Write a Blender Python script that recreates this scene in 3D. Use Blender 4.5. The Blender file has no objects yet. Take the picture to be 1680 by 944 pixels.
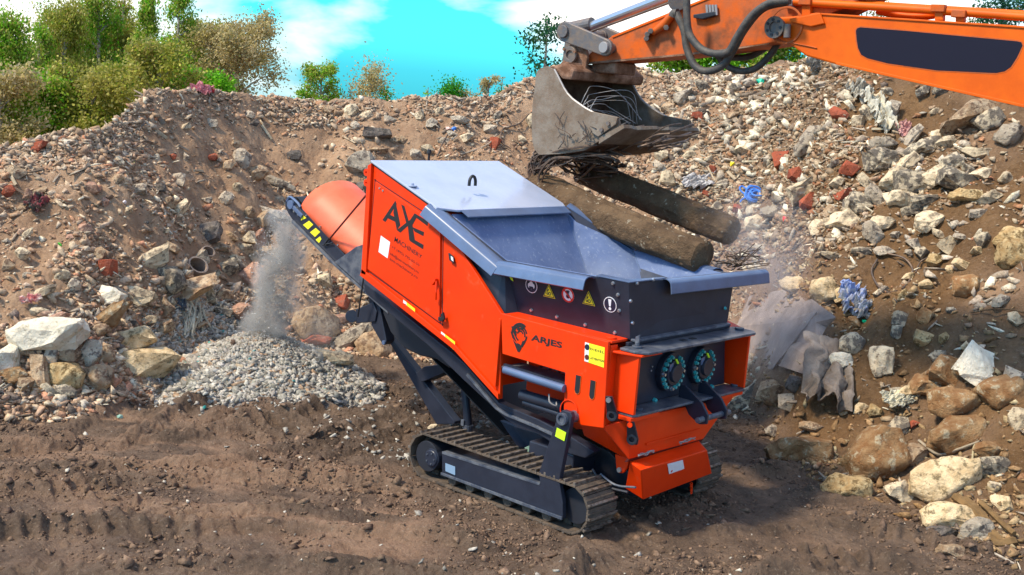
import bpy, math, random
import numpy as np
from mathutils import Vector, Matrix
random.seed(7); rng = np.random.default_rng(11)
R = math.radians
# ---------------------------------------------------------------- camera
F = 2050.0
CP = np.array([5.739, -7.914, 3.64])
MW = np.array([[0.7446938660847072, 0.6626770955637499, 0.07931023156570097],
               [-0.16824649315645673, 0.07140407889405137, 0.9831554175499652],
               [0.6458515025579539, -0.7454934771897638, 0.16466727698953562]])
SC = bpy.context.scene
cam_d = bpy.data.cameras.new('camera'); cam = bpy.data.objects.new('camera', cam_d)
SC.collection.objects.link(cam); SC.camera = cam
cam_d.sensor_width = 36; cam_d.lens = F/1680*36; cam_d.clip_end = 3000; cam_d.clip_start = .05
m4 = Matrix([[*MW[:, 0].tolist(), 0], [*MW[:, 1].tolist(), 0], [*MW[:, 2].tolist(), 0], [0, 0, 0, 1]])
cam.matrix_world = Matrix.Translation(Vector(CP.tolist())) @ m4
# ---------------------------------------------------------------- world, sun, exposure
SUN_EL, SUN_AZ = 52, 205      # azimuth measured from +Y clockwise, where the sun stands
w = bpy.data.worlds.new('World'); SC.world = w; w.use_nodes = True
N = w.node_tree.nodes; L = w.node_tree.links; N.clear()
out = N.new('ShaderNodeOutputWorld'); bg = N.new('ShaderNodeBackground'); bg.inputs[1].default_value = .095
sky = N.new('ShaderNodeTexSky'); sky.sky_type = 'NISHITA'; sky.sun_disc = False
sky.sun_elevation = R(SUN_EL); sky.sun_rotation = R(SUN_AZ); sky.dust_density = .6; sky.ozone_density = 1.2
tint = N.new('ShaderNodeMix'); tint.data_type = 'RGBA'; tint.blend_type = 'MULTIPLY'; tint.inputs[0].default_value = 1
tint.inputs[7].default_value = (.16, 1.45, 2.3, 1)
tc = N.new('ShaderNodeTexCoord'); mp = N.new('ShaderNodeMapping'); mp.inputs['Scale'].default_value = (1, 1, 3.2)
nz = N.new('ShaderNodeTexNoise'); nz.inputs['Scale'].default_value = 4.2; nz.inputs['Detail'].default_value = 7; nz.inputs['Roughness'].default_value = .52
nz.inputs['Distortion'].default_value = .5
mp.inputs['Location'].default_value = (7.7, 2.9, 1.4)
rp = N.new('ShaderNodeValToRGB'); rp.color_ramp.elements[0].position = .44; rp.color_ramp.elements[1].position = .66
mx = N.new('ShaderNodeMix'); mx.data_type = 'RGBA'; mx.inputs[7].default_value = (12.5, 11.8, 11.2, 1)
L.new(tc.outputs['Generated'], mp.inputs['Vector']); L.new(mp.outputs[0], nz.inputs['Vector'])
acc = nz.outputs['Fac']
for (cpx, cpy, wd_, st_) in ((110, 10, .975, .17), (1050, 10, .9965, .14), (1540, 10, .994, .16), (880, 45, .9993, .10), (640, 80, .975, -.13), (760, 30, .99, -.04), (740, 120, .999, .10), (560, 20, .9985, .09)):
    d_ = MW.T @ np.array([(cpx-840)/F, -(cpy-472)/F, -1.0]); d_ /= np.linalg.norm(d_)
    dt = N.new('ShaderNodeVectorMath'); dt.operation = 'DOT_PRODUCT'; dt.inputs[1].default_value = d_.tolist(); L.new(tc.outputs['Generated'], dt.inputs[0])
    mr_ = N.new('ShaderNodeMapRange'); mr_.interpolation_type = 'SMOOTHSTEP'; mr_.inputs[1].default_value = wd_; mr_.inputs[2].default_value = 1.0; mr_.inputs[4].default_value = st_; L.new(dt.outputs['Value'], mr_.inputs[0])
    ad_ = N.new('ShaderNodeMath'); ad_.operation = 'ADD'; L.new(acc, ad_.inputs[0]); L.new(mr_.outputs[0], ad_.inputs[1]); acc = ad_.outputs[0]
L.new(acc, rp.inputs[0]); L.new(rp.outputs[0], mx.inputs[0])
L.new(sky.outputs[0], tint.inputs[6]); L.new(tint.outputs[2], mx.inputs[6]); L.new(mx.outputs[2], bg.inputs[0]); L.new(bg.outputs[0], out.inputs[0])
sd = bpy.data.lights.new('sun', 'SUN'); sd.energy = 4.2; sd.angle = R(8.0); sd.color = (1, .86, .66)
so = bpy.data.objects.new('sun', sd); SC.collection.objects.link(so)
sdir = Vector((math.sin(R(SUN_AZ))*math.cos(R(SUN_EL)), math.cos(R(SUN_AZ))*math.cos(R(SUN_EL)), math.sin(R(SUN_EL))))
so.rotation_euler = sdir.to_track_quat('Z', 'Y').to_euler()
SC.view_settings.view_transform = 'Standard'; SC.view_settings.look = 'None'
SC.view_settings.exposure = 0.55; SC.view_settings.gamma = 1
SC.cycles.volume_step_rate = 2.0; SC.cycles.volume_max_steps = 64
# ---------------------------------------------------------------- measuring helpers (pixels of the 1680 wide photograph)
def ray(px, py):
    return MW.T @ np.array([(px-840)/F, -(py-472)/F, -1.0])
def P(px, py, ax, val):
    r = ray(px, py); a = 'xyz'.index(ax); return tuple((CP + r*((val-CP[a])/r[a])).tolist())
def PP(px, py, p0, n):
    r = ray(px, py); p0 = np.array(p0); n = np.array(n); return tuple((CP + r*(((p0-CP)@n)/(r@n))).tolist())
def PR(px, py, dist):
    r = ray(px, py); return CP + r/np.linalg.norm(r[:2])*dist
# ---------------------------------------------------------------- materials
def mat(name, col, rough=.6, metal=0, spec=.5, noise=0, nscale=8, col2=None, bump=0, bscale=40, coat=0, ramp=(.4, .6), randv=0, detail=6, dirt=0, dirtcol=(.09, .06, .04), dscale=3, dth=.6, sharp=.18):
    m = bpy.data.materials.new(name); m.use_nodes = True; n = m.node_tree.nodes; l = m.node_tree.links
    b = n['Principled BSDF']; b.inputs['Roughness'].default_value = rough; b.inputs['Metallic'].default_value = metal
    b.inputs['Specular IOR Level'].default_value = spec; b.inputs['Coat Weight'].default_value = coat; b.inputs['Coat Roughness'].default_value = .15
    b.inputs['Base Color'].default_value = (*col, 1)
    t = n.new('ShaderNodeTexCoord'); last = None
    if col2 is not None:
        z = n.new('ShaderNodeTexNoise'); z.inputs['Scale'].default_value = nscale; z.inputs['Detail'].default_value = detail; z.inputs['Roughness'].default_value = .65
        l.new(t.outputs['Object'], z.inputs['Vector'])
        r = n.new('ShaderNodeValToRGB'); r.color_ramp.elements[0].position = ramp[0]; r.color_ramp.elements[1].position = ramp[1]
        r.color_ramp.elements[0].color = (*col, 1); r.color_ramp.elements[1].color = (*col2, 1)
        l.new(z.outputs['Fac'], r.inputs[0]); last = r.outputs[0]
    if dirt:
        z = n.new('ShaderNodeTexNoise'); z.inputs['Scale'].default_value = dscale; z.inputs['Detail'].default_value = 9; z.inputs['Roughness'].default_value = .7
        l.new(t.outputs['Object'], z.inputs['Vector'])
        r = n.new('ShaderNodeMapRange'); r.inputs[1].default_value = dth; r.inputs[2].default_value = dth+sharp; r.inputs[4].default_value = dirt
        l.new(z.outputs['Fac'], r.inputs[0])
        q = n.new('ShaderNodeMix'); q.data_type = 'RGBA'; q.inputs[6].default_value = (*col, 1); q.inputs[7].default_value = (*dirtcol, 1)
        if last: l.new(last, q.inputs[6])
        l.new(r.outputs[0], q.inputs[0]); last = q.outputs[2]
        mr = n.new('ShaderNodeMapRange'); mr.inputs[3].default_value = rough; mr.inputs[4].default_value = .9
        l.new(r.outputs[0], mr.inputs[0]); l.new(mr.outputs[0], b.inputs['Roughness'])
    if randv:
        oi = n.new('ShaderNodeObjectInfo'); h = n.new('ShaderNodeHueSaturation'); mr = n.new('ShaderNodeMapRange')
        mr.inputs[3].default_value = 1-randv; mr.inputs[4].default_value = 1+randv
        l.new(oi.outputs['Random'], mr.inputs[0]); l.new(mr.outputs[0], h.inputs['Value'])
        h.inputs['Color'].default_value = (*col, 1)
        if last: l.new(last, h.inputs['Color'])
        last = h.outputs[0]
    if last: l.new(last, b.inputs['Base Color'])
    if bump:
        z = n.new('ShaderNodeTexNoise'); z.inputs['Scale'].default_value = bscale; z.inputs['Detail'].default_value = 6; z.inputs['Roughness'].default_value = .7
        l.new(t.outputs['Object'], z.inputs['Vector']); bp = n.new('ShaderNodeBump'); bp.inputs['Strength'].default_value = bump; bp.inputs['Distance'].default_value = .05 if bump >= 1 else .02
        l.new(z.outputs['Fac'], bp.inputs['Height']); l.new(bp.outputs[0], b.inputs['Normal'])
    return m
def attr_mat(name, attr='tint', rough=.9, bump=0, bscale=60, trans=0, var=.25, vscale=18):
    m = bpy.data.materials.new(name); m.use_nodes = True; n = m.node_tree.nodes; l = m.node_tree.links
    b = n['Principled BSDF']; b.inputs['Roughness'].default_value = rough; b.inputs['Specular IOR Level'].default_value = .25
    a = n.new('ShaderNodeAttribute'); a.attribute_name = attr
    t = n.new('ShaderNodeTexCoord'); z = n.new('ShaderNodeTexNoise'); z.inputs['Scale'].default_value = vscale; z.inputs['Detail'].default_value = 4
    l.new(t.outputs['Object'], z.inputs['Vector']); h = n.new('ShaderNodeHueSaturation'); mr = n.new('ShaderNodeMapRange')
    mr.inputs[1].default_value = .3; mr.inputs[2].default_value = .7; mr.inputs[3].default_value = 1-var; mr.inputs[4].default_value = 1+var
    l.new(z.outputs['Fac'], mr.inputs[0]); l.new(mr.outputs[0], h.inputs['Value']); l.new(a.outputs['Color'], h.inputs['Color'])
    l.new(h.outputs[0], b.inputs['Base Color'])
    if bump:
        z = n.new('ShaderNodeTexNoise'); z.inputs['Scale'].default_value = bscale; z.inputs['Detail'].default_value = 5
        l.new(t.outputs['Object'], z.inputs['Vector']); bp = n.new('ShaderNodeBump'); bp.inputs['Strength'].default_value = bump; bp.inputs['Distance'].default_value = .02
        l.new(z.outputs['Fac'], bp.inputs['Height']); l.new(bp.outputs[0], b.inputs['Normal'])
    if trans:
        tr = n.new('ShaderNodeBsdfTranslucent'); ms = n.new('ShaderNodeMixShader'); ms.inputs[0].default_value = trans
        l.new(h.outputs[0], tr.inputs[0]); l.new(b.outputs[0], ms.inputs[1]); l.new(tr.outputs[0], ms.inputs[2])
        l.new(ms.outputs[0], n['Material Output'].inputs[0])
    return m
M = {}
M['orange'] = mat('orange_paint', (.80, .044, .001), .42, spec=.25, col2=(.74, .036, .001), nscale=2.0, coat=.04, dirt=.5, dirtcol=(.42, .15, .06), dscale=5, dth=.60, bump=.02, bscale=6)
M['slate'] = mat('slate_paint', (.024, .028, .044), .40, spec=.35, col2=(.018, .021, .034), nscale=5, coat=.04, dirt=.5, dirtcol=(.10, .08, .065), dscale=6, dth=.62)
M['slate_worn'] = mat('worn_slate_paint', (.045, .055, .08), .36, spec=.4, col2=(.12, .13, .15), nscale=9, coat=.1, dirt=.7, dirtcol=(.22, .19, .16), dscale=7, dth=.58, bump=.03, bscale=50)
M['rim'] = mat('sky_lit_slate_paint', (.095, .14, .245), .3, spec=.5, col2=(.08, .115, .20), nscale=4, coat=.3, dirt=.35, dirtcol=(.3, .28, .25), dscale=9, dth=.62)  # same slate paint, lightened to hold the sky's reflection on the lips
M['hood'] = mat('sky_glare_slate_paint', (.40, .44, .56), .24, spec=.7, col2=(.36, .40, .51), nscale=2, coat=.5, dirt=.3, dirtcol=(.36, .34, .30), dscale=6, dth=.66)  # slate paint again, with the glare of the sky put into its base colour
M['inner'] = mat('scraped_hopper_steel', (.085, .125, .24), .42, spec=.4, metal=.0, col2=(.12, .165, .29), nscale=3, dirt=.6, dirtcol=(.42, .46, .52), dscale=26, dth=.56, bump=.05, bscale=60)
M['black'] = mat('black_rubber', (.012, .012, .014), .55)
M['dark'] = mat('dark_steel', (.02, .022, .03), .45, spec=.4, dirt=.4, dirtcol=(.07, .055, .04), dscale=8)
M['bolt'] = mat('bright_bolt_steel', (.45, .47, .5), .3, metal=.8)
M['teal'] = mat('teal_bolt_cap', (.03, .32, .33), .28, coat=.4)
M['yellow'] = mat('yellow_sticker', (.85, .75, .02), .5)
M['white'] = mat('white_sticker', (.75, .75, .78), .5)
M['red'] = mat('red_sticker', (.65, .03, .02), .5)
M['navy'] = mat('navy_sticker', (.01, .012, .035), .5)
M['lime'] = mat('lime_sticker', (.55, .85, .02), .5)
M['print'] = mat('black_lettering', (.012, .010, .010), .6)
M['redprint'] = mat('dark_red_lettering', (.10, .012, .008), .6)
M['track'] = mat('muddy_track_steel', (.055, .042, .032), .75, col2=(.11, .082, .058), nscale=9, bump=.5, bscale=45, dirt=.8, dirtcol=(.13, .09, .06), dscale=12, dth=.45)
M['shoe_edge'] = mat('worn_shoe_edge', (.24, .20, .165), .45, metal=.4, col2=(.07, .05, .035), nscale=20)
M['salmon'] = mat('sun_bleached_orange_cover', (.78, .135, .055), .55, col2=(.70, .11, .04), nscale=3, dirt=.2, dirtcol=(.5, .3, .2), dscale=5)
M['exc'] = mat('excavator_orange', (.70, .115, .002), .5, spec=.2, col2=(.60, .09, .002), nscale=2.5, coat=.0, dirt=.35, dirtcol=(.20, .07, .025), dscale=3.2, dth=.63, bump=.04, bscale=12)
M['exc_dirty'] = mat('dirty_excavator_orange', (.58, .095, .006), .6, spec=.2, col2=(.42, .10, .03), nscale=4, dirt=.85, dirtcol=(.14, .06, .03), dscale=3.0, dth=.50, bump=.15, bscale=25)
M['bucket'] = mat('muddy_bucket_steel', (.15, .105, .07), .65, metal=.0, spec=.3, col2=(.22, .18, .14), nscale=4, dirt=.8, dirtcol=(.16, .10, .065), dscale=5, dth=.5, bump=.35, bscale=30)
M['rust'] = mat('rusty_mud_steel', (.14, .065, .035), .8, spec=.2, col2=(.30, .17, .11), nscale=7, bump=.5, bscale=30)
M['pin'] = mat('greasy_link_steel', (.12, .11, .11), .5, metal=.3, col2=(.20, .14, .10), nscale=9, bump=.2, bscale=30)
M['panel'] = mat('dark_blue_panel', (.010, .010, .022), .6, spec=.15)
M['hose'] = mat('ribbed_hose_rubber', (.035, .033, .030), .6, col2=(.08, .065, .05), nscale=14, bump=.3, bscale=60)
M['wire'] = mat('rusty_wire', (.07, .05, .04), .6, metal=.3, col2=(.14, .09, .06), nscale=10)
M['greywire'] = mat('grey_wire', (.30, .28, .27), .5, metal=.3)
M['log'] = mat('muddy_pillar', (.170, .106, .058), .85, spec=.2, col2=(.095, .058, .032), nscale=3.0, bump=1, bscale=22, dirt=.9, dirtcol=(.42, .36, .26), dscale=15, dth=.60, sharp=.05)
# rock kinds
def rockmat(name, a, b, sp=(.5, .48, .4), th=.6): return mat(name, a, .95, spec=.15, col2=b, nscale=7, bump=1, bscale=16, randv=.18, dirt=.92, dirtcol=sp, dscale=11, dth=th-.09, ramp=(.40, .60), sharp=.07)
RK = {'cream': rockmat('pale_cream_concrete', (.74, .60, .40), (.52, .41, .27), (.22, .17, .12)),
      'white': rockmat('whitish_concrete', (.82, .74, .58), (.66, .58, .44), (.4, .34, .22), .66),
      'grey': rockmat('grey_concrete', (.38, .31, .23), (.52, .44, .33), (.14, .11, .09)),
      'tan': rockmat('tan_stone', (.36, .23, .13), (.50, .38, .25), (.18, .11, .07)),
      'brown': rockmat('brown_boulder_stone', (.26, .13, .055), (.38, .24, .12), (.50, .42, .28), .64),
      'ochre': rockmat('ochre_stone', (.42, .27, .12), (.60, .45, .24), (.16, .10, .04)),
      'yellow': rockmat('yellowish_limestone', (.76, .59, .36), (.52, .37, .20), (.20, .15, .08), .62),
      'brick': rockmat('broken_red_brick', (.40, .10, .05), (.30, .085, .05), (.45, .3, .2), .68),
      'pink': rockmat('pinkish_rubble', (.42, .22, .15), (.50, .32, .22), (.25, .14, .1)),
      'dark': rockmat('dark_asphalt_chunk', (.12, .10, .09), (.2, .17, .14), (.07, .06, .05)),
      'speck': rockmat('speckled_concrete', (.58, .48, .33), (.42, .34, .24), (.13, .11, .09), .54)}
# ---------------------------------------------------------------- mesh helpers
COL = SC.collection
class MB:
    def __init__(s): s.v = []; s.f = []
    def add(s, vs, fs):
        o = len(s.v); s.v += [tuple(map(float, p)) for p in vs]; s.f += [[i+o for i in f] for f in fs]; return s
    def plate(s, pts, vec):
        """polygon (3D points) given a thickness vector"""
        n = len(pts); vec = np.array(vec, float); a = [np.array(p, float) for p in pts]
        nrm = np.zeros(3)
        for i in range(n): nrm += np.cross(a[i], a[(i+1) % n])
        if nrm @ vec > 0: a = a[::-1]
        b = [p+vec for p in a]
        return s.add(a+b, [list(range(n)), list(range(2*n-1, n-1, -1))]+[[i, n+i, n+(i+1) % n, (i+1) % n] for i in range(n)])
    def box(s, lo, hi):
        x0, y0, z0 = lo; x1, y1, z1 = hi
        return s.plate([(x0, y0, z0), (x1, y0, z0), (x1, y1, z0), (x0, y1, z0)], (0, 0, z1-z0))
    def obox(s, c, ux, uy, uz):
        c, ux, uy, uz = map(lambda q: np.array(q, float), (c, ux, uy, uz))
        return s.plate([c-ux-uy-uz, c+ux-uy-uz, c+ux+uy-uz, c-ux+uy-uz], 2*uz)
    def cyl(s, p0, p1, r0, r1=None, n=20, caps=True):
        r1 = r0 if r1 is None else r1; p0 = np.array(p0, float); p1 = np.array(p1, float); d = p1-p0; d /= np.linalg.norm(d)
        u = np.cross(d, (0, 0, 1)) if abs(d[2]) < .9 else np.cross(d, (1, 0, 0)); u /= np.linalg.norm(u); v = np.cross(d, u)
        vs = [p0+r0*(math.cos(t)*u+math.sin(t)*v) for t in np.arange(n)*2*math.pi/n]+[p1+r1*(math.cos(t)*u+math.sin(t)*v) for t in np.arange(n)*2*math.pi/n]
        fs = [[i, (i+1) % n, n+(i+1) % n, n+i] for i in range(n)]
        if caps: fs += [list(range(n-1, -1, -1)), list(range(n, 2*n))]
        return s.add(vs, fs)
    def tube(s, pts, r, n=8):
        pts = [np.array(p, float) for p in pts]; k = len(pts); rr = r if hasattr(r, '__len__') else [r]*k
        vs = []; pu = None
        for i, p in enumerate(pts):
            d = pts[min(i+1, k-1)]-pts[max(i-1, 0)]; d /= np.linalg.norm(d)+1e-9
            if pu is None: pu = np.cross(d, (0, 0, 1)) if abs(d[2]) < .9 else np.cross(d, (1, 0, 0))
            u = pu-d*(pu@d); u /= np.linalg.norm(u)+1e-9; pu = u; v = np.cross(d, u)
            vs += [p+rr[i]*(math.cos(t)*u+math.sin(t)*v) for t in np.arange(n)*2*math.pi/n]
        fs = [[i*n+j, i*n+(j+1) % n, (i+1)*n+(j+1) % n, (i+1)*n+j] for i in range(k-1) for j in range(n)]
        fs += [list(range(n-1, -1, -1)), list(range((k-1)*n, k*n))]
        return s.add(vs, fs)
    def disc(s, c, n, r, h, k=20): n = np.array(n, float); n /= np.linalg.norm(n); return s.cyl(c, np.array(c)+n*h, r, n=k)
    def ring(s, c, n, r0, r1, h, k=24):
        c = np.array(c, float); n = np.array(n, float); n /= np.linalg.norm(n)
        u = np.cross(n, (0, 0, 1)); u /= np.linalg.norm(u); v = np.cross(n, u); vs = []
        for (rr, hh) in ((r0, 0), (r1, 0), (r1, h), (r0, h)):
            vs += [c+n*hh+rr*(math.cos(t)*u+math.sin(t)*v) for t in np.arange(k)*2*math.pi/k]
        fs = [[a*k+i, a*k+(i+1) % k, ((a+1) % 4)*k+(i+1) % k, ((a+1) % 4)*k+i] for a in range(4) for i in range(k)]
        return s.add(vs, fs)
    def build(s, name, m, parent=None, bevel=0, smooth=False, seg=2):
        me = bpy.data.meshes.new(name); me.from_pydata(s.v, [], s.f)
        import bmesh
        bm = bmesh.new(); bm.from_mesh(me); bmesh.ops.recalc_face_normals(bm, faces=bm.faces); bm.to_mesh(me); bm.free()
        me.materials.append(m); o = bpy.data.objects.new(name, me); COL.objects.link(o)
        if parent is not None:
            o.parent = parent
            q = parent; off = Vector((0, 0, 0))
            while q is not None: off += q.location; q = q.parent
            me.transform(Matrix.Translation(-off))
        if smooth:
            for p in me.polygons: p.use_smooth = True
            me.set_sharp_from_angle(angle=R(38))
        if bevel:
            bv = o.modifiers.new('bevel', 'BEVEL'); bv.width = bevel; bv.segments = seg; bv.limit_method = 'ANGLE'; bv.angle_limit = R(40)
        return o
def tag(o, label, cat, group=None, kind=None):
    if label: o['label'] = label
    if cat: o['category'] = cat
    if group: o['group'] = group
    if kind: o['kind'] = kind
    elif cat: o['kind'] = 'thing'
    return o
def empty(name, loc=(0, 0, 0)):
    o = bpy.data.objects.new(name, None); o.empty_display_size = .2; o.location = loc; COL.objects.link(o); return o
def bez(pts, n=10):
    """Catmull-Rom through points"""
    p = [np.array(q, float) for q in pts]; p = [2*p[0]-p[1]]+p+[2*p[-1]-p[-2]]; o = []
    for i in range(1, len(p)-2):
        for t in np.linspace(0, 1, n, endpoint=False):
            o.append(.5*((2*p[i])+(-p[i-1]+p[i+1])*t+(2*p[i-1]-5*p[i]+4*p[i+1]-p[i+2])*t*t+(-p[i-1]+3*p[i]-3*p[i+1]+p[i+2])*t**3))
    o.append(p[-2]); return o
def text_quad(name, s, cor, m, parent, lift, font_bold=.0, space=1.0):
    """text laid on a real surface: cor = bl, br, tr, tl in 3D; lift = vector off the surface"""
    cu = bpy.data.curves.new('t', 'FONT'); cu.body = s; cu.resolution_u = 3; cu.offset = font_bold; cu.space_character = space
    to = bpy.data.objects.new('t', cu); COL.objects.link(to); dg = bpy.context.evaluated_depsgraph_get(); dg.update()
    me = bpy.data.meshes.new_from_object(to.evaluated_get(dg)); bpy.data.objects.remove(to)
    v = np.array([x.co[:] for x in me.vertices]); lo = v.min(0); hi = v.max(0)
    c = [np.array(q, float) for q in cor]; lift = np.array(lift, float); vs = []
    for q in v:
        a = (q[0]-lo[0])/(hi[0]-lo[0]); b = (q[1]-lo[1])/(hi[1]-lo[1])
        vs.append((1-a)*(1-b)*c[0]+a*(1-b)*c[1]+a*b*c[2]+(1-a)*b*c[3]+lift)
    mb = MB().add(vs, [list(p.vertices) for p in me.polygons]); return mb.build(name, m, parent)
# ---------------------------------------------------------------- vectorised noise
def _h(i, j, s):
    n = (i.astype(np.int64)*374761393+j.astype(np.int64)*668265263+s*1442695041) & 0xffffffff
    n = ((n ^ (n >> 13))*1274126177) & 0xffffffff
    return ((n ^ (n >> 16)) & 0xffff)/65535.0
def vn(x, y, s=0):
    i = np.floor(x); j = np.floor(y); u = x-i; v = y-j; u = u*u*u*(u*(u*6-15)+10); v = v*v*v*(v*(v*6-15)+10)
    return (_h(i, j, s)*(1-u)+_h(i+1, j, s)*u)*(1-v)+(_h(i, j+1, s)*(1-u)+_h(i+1, j+1, s)*u)*v-.5
def fbm(x, y, sc, o=4, s=0, g=.5):
    t = 0; a = 1.0
    for k in range(o):
        c, d = math.cos(k*1.3), math.sin(k*1.3)
        t = t+a*vn((x*c-y*d)*sc+17*k, (x*d+y*c)*sc-9*k, s+k); a *= g; sc *= 2.03
    return t
# ---------------------------------------------------------------- terrain
FW = -MW[2].copy(); FW[2] = 0; FW /= np.linalg.norm(FW); RT = np.array([FW[1], -FW[0], 0])
def phi_of(x, y):
    dx, dy = x-CP[0], y-CP[1]; return np.arctan2(dx*RT[0]+dy*RT[1], dx*FW[0]+dy*FW[1])
base_px = [(-60, 700), (0, 690), (60, 690), (130, 690), (250, 655), (330, 615), (420, 592), (520, 585), (600, 588), (720, 598), (860, 604), (1000, 612), (1120, 625), (1200, 648),
           (1250, 705), (1300, 765), (1400, 812), (1500, 850), (1560, 880), (1680, 925), (1760, 960)]
crest_px = [(-60, 238), (0, 235), (40, 228), (100, 216), (170, 212), (196, 190), (215, 165), (245, 148), (330, 152), (450, 160), (570, 173), (690, 170), (790, 168), (850, 140), (900, 115), (1000, 110), (1050, 112),
            (1100, 122), (1150, 127), (1210, 126), (1262, 120), (1292, 106), (1340, 108), (1400, 108), (1500, 92), (1600, 70), (1680, 55), (1760, 40)]
bp = []; 
for px, py in base_px:
    q = P(px, py, 'z', 0.0); bp.append((float(phi_of(q[0], q[1])), math.hypot(q[0]-CP[0], q[1]-CP[1])))
bp = np.array(bp); bp = bp[np.argsort(bp[:, 0])]
cp = []
for px, py in crest_px:
    r = ray(px, py); cp.append((float(phi_of(CP[0]+r[0], CP[1]+r[1])), r[2]/math.hypot(r[0], r[1])))
cp = np.array(cp); cp = cp[np.argsort(cp[:, 0])]
slope_t = np.tan(R(36))
rutpaths = []
for pts, wd, dp in [([(-80, 772), (120, 752), (330, 742), (470, 716), (640, 660)], .26, .07), ([(-80, 845), (200, 820), (500, 812), (760, 850), (900, 905)], .30, .05),
                    ([(-80, 915), (300, 898), (620, 905), (860, 935)], .28, .05), ([(1000, 905), (1120, 862), (1260, 800), (1330, 790)], .22, .06),
                    ([(1010, 960), (1200, 905), (1420, 890), (1700, 960)], .3, .06), ([(1030, 850), (1180, 905), (1400, 935), (1700, 990)], .22, .05),
                    ([(560, 770), (640, 740), (700, 715), (800, 690)], .2, .04), ([(150, 720), (260, 672), (330, 640), (370, 628)], .22, .05)]:
    rutpaths.append((np.array([P(a, b, 'z', 0)[:2] for a, b in pts]), wd, dp))
GC = np.array([-5.45, .75])   # gravel heap centre
def terrain(x, y, full=False):
    x = np.asarray(x, float); y = np.asarray(y, float)
    ph = phi_of(x, y); r = np.hypot(x-CP[0], y-CP[1])
    rb = np.interp(ph, bp[:, 0], bp[:, 1])+.25*fbm(x, y, .8, 3, 5); te = np.interp(ph, cp[:, 0], cp[:, 1])
    zc_r = (CP[2]+te*rb)/(1-te/slope_t)     # crest height: z = 3.64 + te*r and r = rb + z/slope
    zc_r = np.maximum(zc_r, .4); rc = rb+zc_r/slope_t
    t = np.clip((r-rb)/(rc-rb), 0, 1.0)
    prof = t**1.12*(1-.0*t)
    h = zc_r*prof
    beyond = np.clip((r-rc)/9.0, 0, 1); bs = beyond*beyond*(3-2*beyond)
    h = np.where(r > rc, zc_r*(1-bs)-.12*np.clip(r-rc, 0, 1), h)
    side = 1-np.clip((np.abs(ph)-R(38))/R(14), 0, 1); h = h*side
    on = np.clip((r-rb+.15)/.8, 0, 1)*side
    onc = on*(1-.75*np.exp(-((r-rc)/.6)**2))
    rough = .50*fbm(x, y, .55, 3, 21)*onc+.30*np.abs(fbm(x, y, 1.5, 2, 31))*onc+.07*fbm(x, y, 4.2, 2, 41)*on+.028*fbm(x, y, 13, 3, 51, .6)*on
    gul = fbm(ph*14, r*.35, 1., 3, 61); rough += .18*gul*onc*t
    # muddy ground
    gr = 1-np.clip((r-rb)/.6, 0, 1)
    g = .07*fbm(x, y, .7, 3, 71)+.055*np.abs(fbm(x, y, 2.4, 3, 81))*gr+.052*np.abs(fbm(x, y, 7, 3, 91, .62))*gr*np.clip(.5+2.2*vn(x*.9, y*.9, 92), .1, 1.3)+.014*fbm(x, y, 24, 2, 95, .6)*gr
    ua = (x-CP[0])*(RT[0]+.10*FW[0])+(y-CP[1])*(RT[1]+.10*FW[1]); va = (x-CP[0])*FW[0]+(y-CP[1])*FW[1]-.03*ua*ua*.4
    g = g+(.050*fbm(ua*.35, va*3.2, 1., 3, 121)+.034*fbm(ua*.8, va*9, 1., 3, 131)*np.clip(.5+2*vn(x*.6, y*.6, 133), 0, 1)+.026*fbm(ua*2.2, va*17, 1., 3, 135, .6))*gr
    rut = np.zeros_like(x)
    near = (r < 17)
    for pl, wd, dp in rutpaths:
        dmin = np.full(x.shape, 9.); lon = np.zeros(x.shape); acc = 0
        for a, b in zip(pl[:-1], pl[1:]):
            d = b-a; ln = np.hypot(*d); u = np.clip(((x-a[0])*d[0]+(y-a[1])*d[1])/ln**2, 0, 1)
            dd = np.hypot(x-a[0]-u*d[0], y-a[1]-u*d[1]); mk = dd < dmin; dmin = np.where(mk, dd, dmin); lon = np.where(mk, acc+u*ln, lon); acc += ln
        dmin = dmin+.10*fbm(x, y, 1.6, 3, 97); q = dmin/wd
        rut += np.where(near, -1.2*dp*np.exp(-q**4)+1.1*dp*np.exp(-((q-1.45)/.35)**2)+.75*dp*np.exp(-(q/1.5)**4)*np.sin(lon*2*math.pi/.15+2.2*q)*np.clip(.6+2.4*vn(x*.7, y*.7, 99), 0, 1), 0)
    lump = np.exp(-((ph-R(-11.5))/R(6))**2-((r-12.6)/.7)**2)*.12*np.abs(fbm(x, y, 1.6, 3, 101))*2.4
    g = g+rut*gr+lump*gr
    dg = np.hypot((x-GC[0])/1.35, (y-GC[1])/1.35)
    heap = np.clip(.62*(1-dg), 0, None)*(dg < 1); heap = np.where(dg < .2, .496+(.2-dg)*.3, heap)*(dg < 1)
    m = np.clip(1-np.maximum(np.abs(x+.9)/1.9, np.abs(y-1.0)/1.6)**6, 0, 1); g = g*(1-.6*m)-.02*m
    z = h+rough+g
    zz = np.maximum(z, heap+.04*fbm(x, y, 6, 3, 111))
    far = np.clip((r-40)/60, 0, 1); zz = zz*(1-far)-side*math.tan(R(5.3))*np.clip(r-rc, 0, None)   # the land falls away behind the heaps
    if full: return zz, dict(on=on, rb=rb, rc=rc, r=r, ph=ph, heap=np.clip((heap+.05-z)/.12+.3, 0, 1)*(dg < 1.0), t=t, rut=rut)
    return zz
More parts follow.
